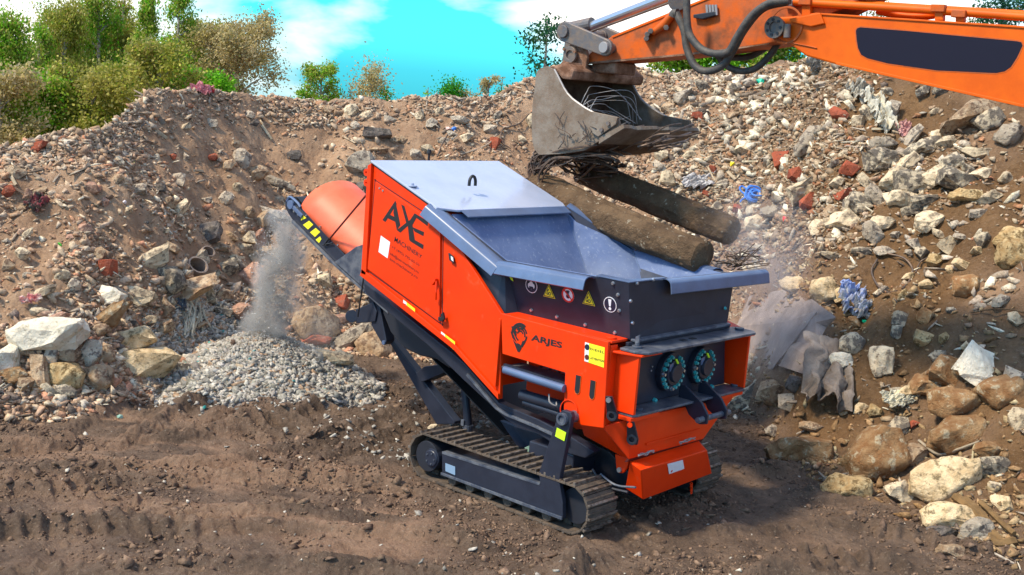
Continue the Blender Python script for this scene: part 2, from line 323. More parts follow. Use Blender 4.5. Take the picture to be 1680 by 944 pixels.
def hit(px, py):
    r = ray(px, py); r = r/np.linalg.norm(r); t = np.linspace(6, 45, 2400); p = CP[:, None]+r[:, None]*t
    d = p[2]-terrain(p[0], p[1]); k = np.argmax(d < 0)
    if d[k] >= 0: k = len(t)-1
    a = d[k-1]/(d[k-1]-d[k]+1e-9) if k > 0 else 0
    tt = t[k-1]+(t[k]-t[k-1])*a; q = CP+r*tt; return q, float(tt)
phis = np.concatenate([np.linspace(-180, -30, 40, endpoint=False), np.linspace(-30, -24.5, 60, endpoint=False), np.linspace(-24.5, 24.5, 1150, endpoint=False), np.linspace(24.5, 30, 60, endpoint=False), np.linspace(30, 180, 41)])
rs = np.concatenate([np.linspace(.4, 8.4, 40, endpoint=False), np.linspace(8.4, 21, 860, endpoint=False), np.linspace(21, 32, 60, endpoint=False), np.geomspace(32, 900, 40)])
PH, RS = np.meshgrid(np.radians(phis), rs)
X = CP[0]+RS*(np.cos(PH)*FW[0]+np.sin(PH)*RT[0]); Y = CP[1]+RS*(np.cos(PH)*FW[1]+np.sin(PH)*RT[1])
Z, A = terrain(X, Y, True)
def grid_mesh(name, X, Y, Z):
    nr, nc = X.shape; me = bpy.data.meshes.new(name); me.vertices.add(nr*nc)
    me.vertices.foreach_set('co', np.stack([X, Y, Z], -1).ravel().astype(np.float32))
    i = np.arange((nr-1))[:, None]*nc+np.arange(nc-1)[None]; q = np.stack([i, i+1, i+nc+1, i+nc], -1).reshape(-1)
    nf = (nr-1)*(nc-1); me.loops.add(nf*4); me.loops.foreach_set('vertex_index', q.astype(np.int32)); me.polygons.add(nf)
    me.polygons.foreach_set('loop_start', (np.arange(nf)*4).astype(np.int32)); me.update(calc_edges=True); me.validate(); return me
tm = grid_mesh('ground', X, Y, Z)
tm.polygons.foreach_set('use_smooth', np.ones(len(tm.polygons), bool))
# soil kinds (real differences of the earth): slope, right-hand brown clay, orange clay patches, gravel
def ptblob(x, y, px, py, rad, on0=0):
    q = P(px, py, 'z', 0); return np.exp(-(((x-q[0])**2+(y-q[1])**2)/rad**2))
phd = np.degrees(A['ph'])
clay = np.clip((phd-9.5)/4, 0, 1)*A['on']*np.clip(.75+fbm(X, Y, .8, 3, 201)*1.4, 0, 1)
pale = A['on']*(1-clay)
warm = np.zeros_like(X)
for b in [(60, 690, .8), (150, 720, .9), (330, 770, .8), (560, 870, .5), (480, 860, .4), (600, 890, .5), (250, 855, .5), (420, 762, .9), (80, 770, .6), (560, 800, .5)]: warm += ptblob(X, Y, *b)
ua_ = (X-CP[0])*(RT[0]+.10*FW[0])+(Y-CP[1])*(RT[1]+.10*FW[1]); va_ = (X-CP[0])*FW[0]+(Y-CP[1])*FW[1]-.03*ua_*ua_*.4
warm = np.clip(warm*.64*np.clip(.75+fbm(ua_*.5, va_*3.5, 1.0, 4, 215)*2.4, 0, 1.3)+fbm(X, Y, 1.4, 4, 211)*.8-.17, 0, .75)*(1-A['on'])
ca = tm.color_attributes.new('soil', 'FLOAT_COLOR', 'POINT')
ca.data.foreach_set('color', np.stack([pale, clay, warm, A['heap']], -1).ravel().astype(np.float32))
def ground_mat():
    m = bpy.data.materials.new('earth_and_mud'); m.use_nodes = True; n = m.node_tree.nodes; l = m.node_tree.links; b = n['Principled BSDF']
    b.inputs['Roughness'].default_value = .88; b.inputs['Specular IOR Level'].default_value = .3
    t = n.new('ShaderNodeTexCoord'); a = n.new('ShaderNodeAttribute'); a.attribute_name = 'soil'; s = n.new('ShaderNodeSeparateColor'); l.new(a.outputs['Color'], s.inputs[0])
    def nz(sc, c1, c2, p=(.35, .65), det=7):
        z = n.new('ShaderNodeTexNoise'); z.inputs['Scale'].default_value = sc; z.inputs['Detail'].default_value = det; z.inputs['Roughness'].default_value = .68
        l.new(t.outputs['Object'], z.inputs['Vector']); r = n.new('ShaderNodeValToRGB'); r.color_ramp.elements[0].position = p[0]; r.color_ramp.elements[1].position = p[1]
        r.color_ramp.elements[0].color = (*c1, 1); r.color_ramp.elements[1].color = (*c2, 1); l.new(z.outputs['Fac'], r.inputs[0]); return r.outputs[0]
    def mixc(f, x, y):
        q = n.new('ShaderNodeMix'); q.data_type = 'RGBA'; l.new(f, q.inputs[0]); l.new(x, q.inputs[6]); l.new(y, q.inputs[7]); return q.outputs[2]
    mud = nz(2.6, (.082, .053, .035), (.195, .128, .084)); slope = nz(1.7, (.29, .17, .098), (.46, .30, .185)); cl = nz(1.5, (.135, .070, .027), (.235, .132, .058))
    wa = nz(4, (.25, .145, .085), (.36, .225, .14)); gv = nz(20, (.28, .27, .25), (.5, .49, .46))
    c = mixc(s.outputs[0], mud, slope); c = mixc(s.outputs[1], c, cl); c = mixc(s.outputs[2], c, wa); c = mixc(a.outputs['Alpha'], c, gv)
    # crumbs of other earth
    sp = nz(34, (0, 0, 0), (1, 1, 1), (.60, .68), 3); q = n.new('ShaderNodeMix'); q.data_type = 'RGBA'; q.blend_type = 'MIX'
    mm = n.new('ShaderNodeMath'); mm.operation = 'MULTIPLY'; mm.inputs[1].default_value = .30; l.new(sp, mm.inputs[0]); l.new(mm.outputs[0], q.inputs[0]); l.new(c, q.inputs[6]); q.inputs[7].default_value = (.46, .36, .26, 1); c = q.outputs[2]
    sp2 = nz(19, (1, 1, 1), (.45, .42, .40), (.52, .66), 6); q = n.new('ShaderNodeMix'); q.data_type = 'RGBA'; q.blend_type = 'MULTIPLY'; q.inputs[0].default_value = .6; l.new(c, q.inputs[6]); l.new(sp2, q.inputs[7]); c = q.outputs[2]
    l.new(c, b.inputs['Base Color'])
    z = n.new('ShaderNodeTexNoise'); z.inputs['Scale'].default_value = 26; z.inputs['Detail'].default_value = 8; z.inputs['Roughness'].default_value = .75; l.new(t.outputs['Object'], z.inputs['Vector'])
    bp_ = n.new('ShaderNodeBump'); bp_.inputs['Strength'].default_value = 1; bp_.inputs['Distance'].default_value = .05; l.new(z.outputs['Fac'], bp_.inputs['Height']); l.new(bp_.outputs[0], b.inputs['Normal'])
    return m
tm.materials.append(ground_mat()); ground = bpy.data.objects.new('ground', tm); COL.objects.link(ground); ground['kind'] = 'structure'
# ================================================================ THE SHREDDER
SH = empty('mobile_shredder', (-1.3, 1.0, 0))
tag(SH, 'bright orange tracked shredder with slate grey hopper and sloping discharge conveyor, standing on the mud', 'shredder')
Y0, Y1 = .03, 1.76
def S(px, py, y=Y0): return P(px, py, 'y', y)
TH = .36
zt = lambda x: 2.755-(x+2.983)*(2.755-2.41)/(2.983-2.03)
# --- engine housing
side_px = [(609, 268), (708, 332.5), (712, 345), (742, 388), (823, 514.5), (820, 655.5), (746, 573), (593, 452), (603, 285)]
hs = MB().plate([S(*q) for q in side_px], (0, .04, 0)).build('housing_side_panel', M['orange'], SH, .006)
hs2 = MB().plate([(-2.98, Y1, 2.74), (-2.08, Y1, 2.40), (-1.7, Y1, 1.7), (-1.25, Y1, 1.55), (-1.2, Y1, .9), (-1.73, Y1, 1.22), (-3.0, Y1, 1.68)], (0, -.04, 0)).build('housing_side_panel', M['orange'], SH, .006)
xb, zb0, zb1 = -2.95, 1.68, 2.73
core = [(-2.95, 2.70), (-2.06, 2.37), (-1.62, 1.62), (-1.72, 1.27), (-2.97, 1.72)]
MB().plate([(x, Y0+.04, z) for x, z in core], (0, Y1-Y0-.08, 0)).build('engine_housing', M['orange'], SH, .01)
# rear corner strip with hinge tabs
MB().plate([S(603, 272, .0), S(609, 268, .0), S(600, 452, .0), S(592, 449, .0)], (0, .05, 0)).build('rear_corner_post', M['orange'], SH, .004)
tb = MB()
for py in (283, 300):
    tb.ring(S(600.5, py, .06), (0, 1, 0), .012, .035, .03, 14)
tb.build('hinge_lug', M['orange'], SH)
# frame lip under the housing side
fl = MB().plate([S(593, 452, .022), S(746, 573, .022), S(820, 655.5, .022), S(819.6, 646, .022), S(747, 564, .022), S(596, 441, .022)], (0, -.022, 0)).build('lower_flange', M['orange'], SH, .004)
# door
door_px = [(618, 298), (706, 359), (724.5, 383), (723, 529), (605, 441.5)]
dr = MB().plate([S(*q, Y0-.002) for q in door_px], (0, -.018, 0)).build('engine_door', M['orange'], SH, .005)
def outline(mb, pts, y, wd, th):
    c = np.mean([np.array(p) for p in pts], 0)
    n = len(pts)
    for i in range(n):
        a = np.array(pts[i]); b = np.array(pts[(i+1) % n]); d = b-a; d /= np.linalg.norm(d); pn = np.cross(d, (0, 1, 0)); pn *= np.sign(pn@(c-a))
        mb.plate([a-d*wd*.5, b+d*wd*.5, b+d*wd*.5+pn*wd, a-d*wd*.5+pn*wd], (0, -th, 0))
ob = MB(); outline(ob, [S(px+a, py+b, Y0-.0015) for (px, py), (a, b) in zip(door_px, [(-3, -3.5), (1, -4), (3.2, -1), (3.2, 5), (-3, 3)])], Y0, .011, .0012)
ob.build('door_gap', M['redprint'], dr)
hd = MB().plate([S(713, 462, .006), S(718.5, 457, .006), S(718.3, 461, .006), S(713, 468, .006)], (0, -.035, 0)); hd.tube([S(716, 462, -.02), S(715.3, 480, -.03), S(715, 492, -.02)], .010, 8)
hd.build('door_handle', M['orange'], dr, .002)
lt = MB().obox(S(724, 524, -.01), (.03, 0, .0), (0, .012, 0), (0, 0, .018)); lt.obox(S(727, 520, -.012), (.012, 0, -.03), (0, .012, 0), (.012, 0, .012)); lt.build('door_latch', M['black'], dr, .003)
for q in ((623, 309), (628.5, 313)): MB().disc(S(*q, .010), (0, -1, 0), .010, .006, 10).build('door_rivet', M['bolt'], dr)
# vent lock plate right of the door
vp = MB().plate([S(737.5, 415, .02), S(745, 421, .02), S(746.5, 433, .02), S(739, 427, .02)], (0, -.018, 0)).build('lock_recess', M['dark'], SH, .003)
MB().plate([S(740.0, 420.2, .001), S(743.6, 423, .001), S(744.3, 429.5, .001), S(740.7, 426.5, .001)], (0, -.004, 0)).build('lock_plate', M['white'], vp)
# stickers along the lower edge
for q in ([(662, 492), (681, 507), (681, 522), (662, 507)], [(724, 544), (746.5, 561), (746.5, 576), (724, 557)]):
    a = [S(*p, Y0-.024) for p in q]
    st = MB().plate(a, (0, -.002, 0)).build('warning_sticker', M['yellow'], SH)
    A_ = np.array(a); le = [A_[0], A_[0]*.72+A_[1]*.28, A_[3]*.72+A_[2]*.28, A_[3]]
    MB().plate([p+np.array((0, -.0025, 0)) for p in le], (0, -.001, 0)).build('sticker_field', M['white'], st)
    cc = sum(le)/4+np.array((0, -.004, 0)); MB().disc(cc, (0, -1, 0), .018, .001, 12).build('sticker_symbol', M['navy'], st)
# lettering on the door (measured on the panel plane)
yl = Y0-.0205
def SL(px, py): return S(px, py, yl)
ax = MB()
def Z1(u, v): return SL(560+u/3.63, 240+v/3.63)
for poly in ([(322, 325), (330, 345), (263, 452), (245, 440)], [(322, 325), (352, 470), (331, 500), (310, 395)], [(274, 400), (336, 432), (336, 458), (266, 424)],
             [(357, 347), (376, 358), (408, 470), (390, 470)], [(392, 452), (404, 468), (352, 515), (331, 500)], [(408, 440), (398, 470), (352, 515), (340, 508), (385, 462)],
             [(395, 462), (424, 470), (440, 570), (490, 590), (487, 612), (405, 560)], [(395, 462), (437, 400), (455, 412), (424, 470)], [(437, 400), (519, 450), (513, 476), (445, 425)],
             [(424, 482), (493, 512), (489, 536), (436, 508)], [(432, 556), (490, 588), (487, 614), (410, 566)]):
    ax.plate([Z1(*q) for q in poly], (0, -.0012-.0002*len(ax.f)/20, 0))
ax.build('logo', M['print'], dr)
def door_text(s, bl, br, tr, tl, m, b=.0):
    text_quad('lettering', s, [Z1(*bl), Z1(*br), Z1(*tr), Z1(*tl)], m, dr, (0, -.0015, 0), b)
door_text('MACHINERY', (315, 567), (478, 672), (483, 650), (320, 537), M['print'], .006)
door_text('+7 (495) 795-65-55', (300, 612), (464, 722), (467, 703), (302, 590), M['redprint'], .002)
door_text('info@axe-machinery.ru', (290, 652), (459, 765), (462, 742), (292, 628), M['redprint'], .002)
door_text('axe-machinery.ru', (288, 684), (452, 797), (455, 773), (290, 658), M['redprint'], .002)
MB().plate([Z1(236, 533), Z1(291, 572), Z1(276, 668), Z1(222, 630)], (0, -.002, 0)).build('blank_sticker', M['white'], dr)
# --- hood
hx0, hx1 = -3.0, -2.03
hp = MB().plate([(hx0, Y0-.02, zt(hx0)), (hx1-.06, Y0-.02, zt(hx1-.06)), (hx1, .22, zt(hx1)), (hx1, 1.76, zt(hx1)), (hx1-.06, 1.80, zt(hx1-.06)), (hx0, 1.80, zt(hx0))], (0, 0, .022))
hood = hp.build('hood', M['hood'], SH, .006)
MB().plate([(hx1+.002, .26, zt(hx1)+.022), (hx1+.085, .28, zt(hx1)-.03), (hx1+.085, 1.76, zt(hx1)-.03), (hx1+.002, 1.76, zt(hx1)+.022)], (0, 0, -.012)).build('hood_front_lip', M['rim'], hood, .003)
e = np.array(P(775, 297, 'z', 2.63)); ze = zt(e[0])+.02; e = np.array(P(775, 300, 'z', ze+.02)); ey = []
for t in np.linspace(0, math.pi, 12): ey.append((e[0]+.0, e[1]+.042*math.cos(t), ze+.02+.062*math.sin(t)))
MB().tube([(e[0], e[1]+.042, ze-.01)]+ey+[(e[0], e[1]-.042, ze-.01)], .015, 8).build('lifting_eye', M['black'], hood, smooth=True)
c = np.array(P(676, 301.5, 'z', 2.62)); MB().disc((c[0], c[1], zt(c[0])+.02), (0, 0, 1), .05, .012, 20).disc((c[0], c[1], zt(c[0])+.03), (0, 0, 1), .02, .02, 12).build('filler_cap', M['hood'], hood, .002)
an = np.array(P(703, 268, 'z', 2.72)); MB().cyl(an, an+(0, 0, .10), .013, n=10).cyl(an+(0, 0, .10), an+(0, 0, .14), .026, .02, 12).build('antenna', M['black'], SH)
MB().plate([(hx0+.01, Y0-.006, zt(hx0)-.004), (hx1-.09, Y0-.006, zt(hx1-.09)-.004), (hx1-.09, Y0-.006, zt(hx1-.09)-.018), (hx0+.01, Y0-.006, zt(hx0)-.018)], (0, .02, 0)).build('hood_seal', M['black'], SH)
# --- hopper
HO = []
b0, b1 = (-1.22, .24, 1.63), (-.02, .245, 1.63); b2, b3 = (-.02, 1.72, 1.63), (-1.22, 1.72, 1.63)
n0, n1 = (-1.37, .17, 2.075), (-.025, .16, 2.105)      # near kink, near end corner
f0, f1 = (-1.35, 2.06, 2.075), (-.07, 1.84, 2.06)
ns, fs = (-2.10, .10, 2.435), (-2.02, 1.82, 2.41)
hop = MB().plate([b0, b1, n1, n0], (0, .012, 0)).build('hopper_near_wall', M['slate'], SH, .003)
MB().plate([b1, b2, f1, n1], (-.012, 0, 0)).build('hopper_end_wall', M['slate'], SH, .003)
MB().plate([b0, n0, ns, (-1.95, .08, 2.0), (-1.35, .06, 1.55), (-1.22, .10, 1.40)], (0, .012, 0)).build('hopper_corner_plate', M['slate'], SH, .003)
MB().plate([b3, b2, (-.07, 1.84, 2.06), f0], (0, -.012, 0)).build('hopper_far_wall', M['slate'], SH, .003)
MB().plate([(-1.22, 1.74, 1.40), (-1.22, 1.72, 1.63), f0, fs, (-1.95, 1.74, 2.0)], (0, -.012, 0)).build('hopper_corner_plate', M['slate'], SH, .003)
# inner plates
g0, g1, g2, g3 = (-1.28, .50, 1.42), (-1.28, 1.55, 1.42), (-.55, 1.55, 1.42), (-.55, .50, 1.42)
k = lambda p, dx=0, dy=0, dz=0: (p[0]+dx, p[1]+dy, p[2]+dz)
il = []
MB().plate([(-2.06, .17, 2.385), (-2.06, 1.80, 2.385), g1, g0], (.006, 0, .006)).build('hopper_chute', M['inner'], SH)
MB().plate([(-2.06, 1.80, 2.385), k(f0, 0, -.03), g2, g1][:3]+[g1], (0, -.006, .004)).build('hopper_inner_wall', M['inner'], SH)
MB().plate([k(f0, .003, -.03), (-.10, 1.80, 2.05), (-.2, 1.5, 1.42), g2], (0, -.006, .004)).build('hopper_inner_wall', M['inner'], SH)
MB().plate([(-2.06, .17, 2.385), k(n0, 0, .02), g3, g0], (0, .006, .004)).build('hopper_inner_wall', M['inner'], SH)
MB().plate([k(n0, .003, .02), k(n1, -.03, .03), (-.2, .5, 1.42), g3], (0, .006, .004)).build('hopper_inner_wall', M['inner'], SH)
MB().plate([k(n1, -.03, .03), (-.10, 1.80, 2.05), (-.2, 1.5, 1.42), (-.2, .5, 1.42)], (-.006, 0, .004)).build('hopper_inner_wall', M['inner'], SH)
MB().tube([(-2.05, 1.795, 2.385), (-1.28, 1.55, 1.43)], .008, 6).tube([k(f0, 0, -.035), (-.55, 1.55, 1.43)], .008, 6).build('weld_seam', M['rim'], SH)
rt = MB()
for y in (.75, 1.28):
    rt.cyl((-1.35, y, 1.30), (-.15, y, 1.30), .09, n=16)
    for i in range(8):
        a = i*.9; rt.obox((-1.25+i*.14, y+.13*math.cos(a), 1.30+.13*math.sin(a)), (.03, 0, 0), (0, .05, 0), (0, 0, .05))
rt.build('shredding_shaft', M['dark'], SH, .006)
# rim lips: bent plates (profile: inner edge, crown, outer, drop)
def lip(name, a, b, outw, flat, drop, ext=(0, 0), m='rim', tilt=.0, notch=()):
    a = np.array(a, float); b = np.array(b, float); d = b-a; d /= np.linalg.norm(d); a = a-d*ext[0]; b = b+d*ext[1]
    o = np.array(outw, float); o -= d*(o@d); o /= np.linalg.norm(o); up = np.cross(d, o); up *= np.sign(up[2]+1e-6)
    prof = [(0, -.01), (flat*.25, .004)]
    for t in np.linspace(0, 1, 7):
        an_ = t*math.pi*.5*.86; prof.append((flat*.45+flat*.45*math.sin(an_), .004-drop*.42*(1-math.cos(an_))))
    prof.append((flat*1.02, -drop)); th = .008
    top = [o*u+up*v for u, v in prof]; bot = [o*u*.94+up*(v-th) for u, v in prof][::-1]
    mb = MB(); prf = top+bot; n = len(prf)
    vs = [a+p for p in prf]+[b+p for p in prf]
    fs_ = [[i, (i+1) % n, n+(i+1) % n, n+i] for i in range(n)]+[[i, i+1, n-2-i, n-1-i] for i in range(n//2-1)]+[[n+i+1, n+i, 2*n-1-i, 2*n-2-i] for i in range(n//2-1)]
    mb.add(vs, fs_); return mb.build(name, M[m], SH, 0, True)
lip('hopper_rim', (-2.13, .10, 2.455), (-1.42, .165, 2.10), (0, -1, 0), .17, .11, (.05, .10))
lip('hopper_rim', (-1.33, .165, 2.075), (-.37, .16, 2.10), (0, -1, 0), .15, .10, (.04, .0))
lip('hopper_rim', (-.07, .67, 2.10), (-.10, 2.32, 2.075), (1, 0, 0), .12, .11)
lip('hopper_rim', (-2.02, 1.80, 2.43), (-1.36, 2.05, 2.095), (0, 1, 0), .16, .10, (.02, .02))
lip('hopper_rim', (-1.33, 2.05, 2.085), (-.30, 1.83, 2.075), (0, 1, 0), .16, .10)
# corner gusset with bolts
MB().plate([k(n1, .01, -.004, 0), k(n1, -.33, -.006, .0), k(n1, -.33, .07, .004), k(n1, -.05, .07, .006), k(n1, -.03, .50, .0), k(n1, .01, .50, 0)], (0, 0, .01)).build('corner_bracket', M['rim'], SH, .002)
def UPN(px, py, off=.0):      # on the near wall
    a = np.array(b0); n = np.cross(np.array(b1)-a, np.array(n1)-a); n /= np.linalg.norm(n); n *= -np.sign(n[1]); return np.array(PP(px, py, a+n*off, n)), n
def UPE(px, py, off=.0):      # on the end wall
    a = np.array(b1); n = np.cross(np.array(b2)-a, np.array(n1)-a); n /= np.linalg.norm(n); n *= np.sign(n[0]); return np.array(PP(px, py, a+n*off, n)), n
for (u, v) in [(872, 509), (914, 520), (960.5, 533), (1009, 546), (1014, 484), (1016, 510), (1006, 465)]:
    c, n = UPN(u, v, .001); MB().cyl(c, c+n*.014, .017, .012, 10).build('bolt', M['bolt'], SH)
for (u, v) in [(1034, 494), (1037, 530), (1044.5, 465), (1071, 459)]:
    c, n = UPE(u, v, .001); MB().cyl(c, c+n*.014, .017, .012, 10).build('bolt', M['bolt'], SH)
for (u, v) in [(1196, 470), (1189, 506)]:
    c, n = UPE(u, v, .001); MB().cyl(c, c+n*.014, .017, .012, 10).build('bolt', M['teal'], SH)
# pictograms on the near wall
def basis(px, py):
    c, n = UPN(px, py, .002); u = np.array((1., 0, 0)); u -= n*(u@n); u /= np.linalg.norm(u); v = np.cross(u, n); v *= np.sign(v[2]); return c, n, u, v
def shape(mb, c, n, u, v, pts, h): mb.plate([c+u*a+v*b for a, b in pts], n*h); return mb
def ell(cx, cy, rx, ry, k=22): return [(cx+rx*math.cos(t), cy+ry*math.sin(t)) for t in np.arange(k)*2*math.pi/k]
def rot(pts, a): return [(x*math.cos(a)-y*math.sin(a), x*math.sin(a)+y*math.cos(a)) for x, y in pts]
r0 = .066
def sign(px, py, kind):
    c, n, u, v = basis(px, py)
    if kind in ('ear', 'excl'):
        s = shape(MB(), c, n, u, v, ell(0, 0, r0, r0), .002).build('safety_sign', M['white'], SH)
        shape(MB(), c+n*.002, n, u, v, ell(0, 0, r0*.90, r0*.90), .001).build('sign_field', M['navy'], s)
        if kind == 'excl':
            g = shape(MB(), c+n*.003, n, u, v, [(-.016, .046), (.016, .046), (.008, -.014), (-.008, -.014)], .001); shape(g, c+n*.003, n, u, v, ell(0, -.034, .013, .013), .001)
        else:
            g = shape(MB(), c+n*.003, n, u, v, ell(0, .004, .024, .036), .001); shape(g, c+n*.003, n, u, v, ell(-.027, .0, .010, .020), .0012); shape(g, c+n*.003, n, u, v, ell(.027, .0, .010, .020), .0012)
            shape(MB(), c+n*.0042, n, u, v, [(-.026, -.006), (.026, -.006), (.016, -.03), (-.016, -.03)], .001).build('sign_mask', M['navy'], s)
        g.build('sign_symbol', M['white'], s)
    elif kind == 'tri':
        T_ = lambda k_: [(0, .075*k_), (-.066*k_, -.045*k_), (.066*k_, -.045*k_)]
        s = shape(MB(), c, n, u, v, T_(1), .002).build('safety_sign', M['yellow'], SH)
        shape(MB(), c+n*.002, n, u, v, T_(.90), .001).build('sign_border', M['navy'], s); shape(MB(), c+n*.003, n, u, v, T_(.74), .001).build('sign_field', M['yellow'], s)
        g = MB(); g.ring(c+n*.004-v*.010+u*.008, n, .009, .016, .001, 12); g.ring(c+n*.004-v*.012-u*.017, n, .005, .011, .001, 10); shape(g, c+n*.004, n, u, v, [(-.01, .03), (.004, .028), (-.012, .006), (-.022, .004)], .001)
        g.build('sign_symbol', M['navy'], s)
    else:
        s = shape(MB(), c, n, u, v, ell(0, 0, r0, r0), .002).build('safety_sign', M['white'], SH)
        MB().ring(c+n*.002, n, r0*.78, r0, .0015, 26).build('sign_border', M['red'], s)
        g = shape(MB(), c+n*.002, n, u, v, ell(0, -.012, .020, .020), .001)
        for i in range(4): shape(g, c+n*.002, n, u, v, rot([(-.004, .0), (.004, .0), (.004, .040), (-.004, .040)], .5-.3*i), .0011+.0001*i)
        g.build('sign_symbol', M['navy'], s)
        shape(MB(), c+n*.0036, n, u, v, rot([(-.055, -.006), (.055, -.006), (.055, .006), (-.055, .006)], -.75), .001).build('sign_bar', M['red'], s)
sign(872, 469, 'ear'); sign(901, 480, 'tri'); sign(932, 484, 'no'); sign(966, 492, 'tri'); sign(1001, 500, 'excl')
c, n, u, v = basis(838, 452); shape(MB(), c, n, u, v, [(-.05, .03), (.0, .04), (.03, -.05), (-.0, -.04)], .002).build('reflective_sticker', M['lime'], SH)
# --- front drive box with side panel
A0, A1 = -1.235, -.045
pan = [(822, 514), (998, 561), (990, 703), (953, 698), (924.5, 672), (927, 612), (824, 581)]
MB().plate([P(a, b, 'y', 0.0) for a, b in pan], (0, .03, 0)).build('drive_box_panel', M['orange'], SH, .006)
MB().box((A0, 0.0305, 1.615), (A1, .245, 1.638)).build('drive_box_ledge', M['orange'], SH, .005)
MB().box((A0-.01, .0, 1.0), (A0+.02, .40, 1.60)).build('recess_cheek', M['orange'], SH, .004)
MB().plate([(A0+.02, .42, 1.60), (A1, .42, 1.60), (A1, .42, .85), (-.62, .42, .70), (-1.22, .42, .92)], (0, .02, 0)).build('recess_back', M['orange'], SH, .004)
for q in [(948, 631), (972, 639.5)]:
    sl = MB(); c = np.array(P(*q, 'y', -.001)); sl.plate([c+np.array((a, 0, b)) for a, b in [(-.026, .075), (.026, .075), (.026, -.055), (.018, -.072), (0, -.08), (-.018, -.072), (-.026, -.055)]], (0, -.003, 0))
    so_ = sl.build('slot', M['black'], SH)  # black inset on the panel, painted in for the shade of an open slot
    sl = MB(); c = np.array(P(*q, 'y', -.003)); sl.tube([c+np.array(p) for p in [(.028, 0, .075), (.028, 0, -.055), (.018, 0, -.076), (0, 0, -.084), (-.018, 0, -.076), (-.028, 0, -.055)]], .003, 6); sl.build('slot_edge', M['exc'], so_)
MB().ring(P(934, 674, 'y', -.001), (0, -1, 0), .085, .094, .010, 28).build('pivot_boss', M['orange'], SH, .003)
# ledge shelf + bars in the recess
za = P(838, 603, 'y', .06)[2]
MB().box((-1.19, .03, za-.02), (-.47, .30, za)).build('service_shelf', M['slate_worn'], SH, .004)
bm_ = MB()
for i in range(6): bm_.box((-1.0+i*.10, .30, za-.01), (-.985+i*.10, .41, za+.004))
bm_.box((-1.0, .34, za-.008), (-.45, .36, za+.002)); bm_.build('shelf_grating', M['slate_worn'], SH)
MB().tube([P(828, 607, 'y', -.02), P(926, 638, 'y', -.02)], .035, 12).build('shelf_bar', M['rim'], SH, 0, True)
MB().plate([P(826, 600, 'y', -.0), P(926, 632, 'y', 0.), P(926, 629, 'y', 0.), P(826, 597, 'y', 0.)], (0, .03, 0)).build('shelf_edge', M['slate'], SH)
MB().tube([P(856, 648, 'y', .12), P(925, 668, 'y', .12)], .05, 12).tube([P(860, 660, 'y', .12), P(925, 682, 'y', .12)], .03, 10).build('hydraulic_cylinder', M['slate'], SH, 0, True)
MB().tube(bez([P(901, 647, 'y', .03), P(902, 660, 'y', .0), P(912, 666, 'y', .03), P(913, 660, 'y', .06)]), .007, 6).build('hydraulic_hose', M['greywire'], SH)
# dirt crumbs lying on the beam
# brand word and emblem
def Z3(a, b, y=-.0015): return P(800+a/3.145, 400+b/3.145, 'y', y)
text_quad('lettering', 'ARJES', [Z3(222, 508), Z3(383, 549), Z3(385, 509), Z3(228, 466)], M['print'], SH, (0, -.001, 0), .03)
em = MB()
for k_, (r_a, r_b, a0, a1) in enumerate([(.052, .060, .3, 2.9), (.036, .044, -.2, 2.4), (.020, .028, .4, 3.0), (.052, .060, -1.2, .0), (.036, .044, 2.7, 4.4), (.066, .076, 1.0, 3.3)]):
    cx = np.array(Z3(168, 470)); K_ = 10
    a_ = [cx+np.array((r*math.cos(t), 0, r*math.sin(t)))*1.25 for r, ts in ((r_a, np.linspace(a0, a1, K_)), (r_b*1.08, np.linspace(a1, a0, K_))) for t in ts]
    for i in range(K_-1): em.plate([a_[i], a_[i+1], a_[2*K_-2-i], a_[2*K_-1-i]], (0, -.0012-.0001*k_, 0))
for pts in ([(122, 428), (136, 424), (150, 470), (140, 476)], [(118, 452), (134, 470), (150, 510), (128, 486)], [(130, 494), (152, 520), (164, 560), (154, 556)], [(150, 512), (166, 518), (176, 538), (164, 560)], [(182, 500), (196, 508), (178, 536), (170, 528)], [(152, 430), (160, 422), (168, 448), (160, 452)], [(172, 426), (184, 426), (184, 446), (174, 448)]):
    em.plate([Z3(*q) for q in pts], (0, -.002, 0))
em.build('emblem', M['print'], SH)
ds = MB().plate([Z3(503, 508), Z3(605, 536), Z3(600, 640), Z3(500, 606)], (0, -.002, 0)).build('fuel_sticker', M['yellow'], SH)
MB().plate([Z3(503, 508, -.004), Z3(523, 514, -.004), Z3(520, 612, -.004), Z3(500, 606, -.004)], (0, -.001, 0)).build('sticker_field', M['white'], ds)
MB().disc(Z3(513, 534, -.006), (0, -1, 0), .024, .001, 14).build('sticker_symbol', M['navy'], ds); MB().disc(Z3(512, 586, -.006), (0, -1, 0), .022, .001, 14).build('sticker_symbol', M['redprint'], ds)
text_quad('sticker_text', 'DIESEL', [Z3(530, 548, -.004), Z3(600, 568, -.004), Z3(600, 556, -.004), Z3(530, 536, -.004)], M['print'], ds, (0, -.001, 0), .02, 1.3)
text_quad('sticker_text', 'ATTENTION', [Z3(530, 596, -.004), Z3(600, 613, -.004), Z3(600, 601, -.004), Z3(530, 584, -.004)], M['print'], ds, (0, -.001, 0), .02, 1.1)
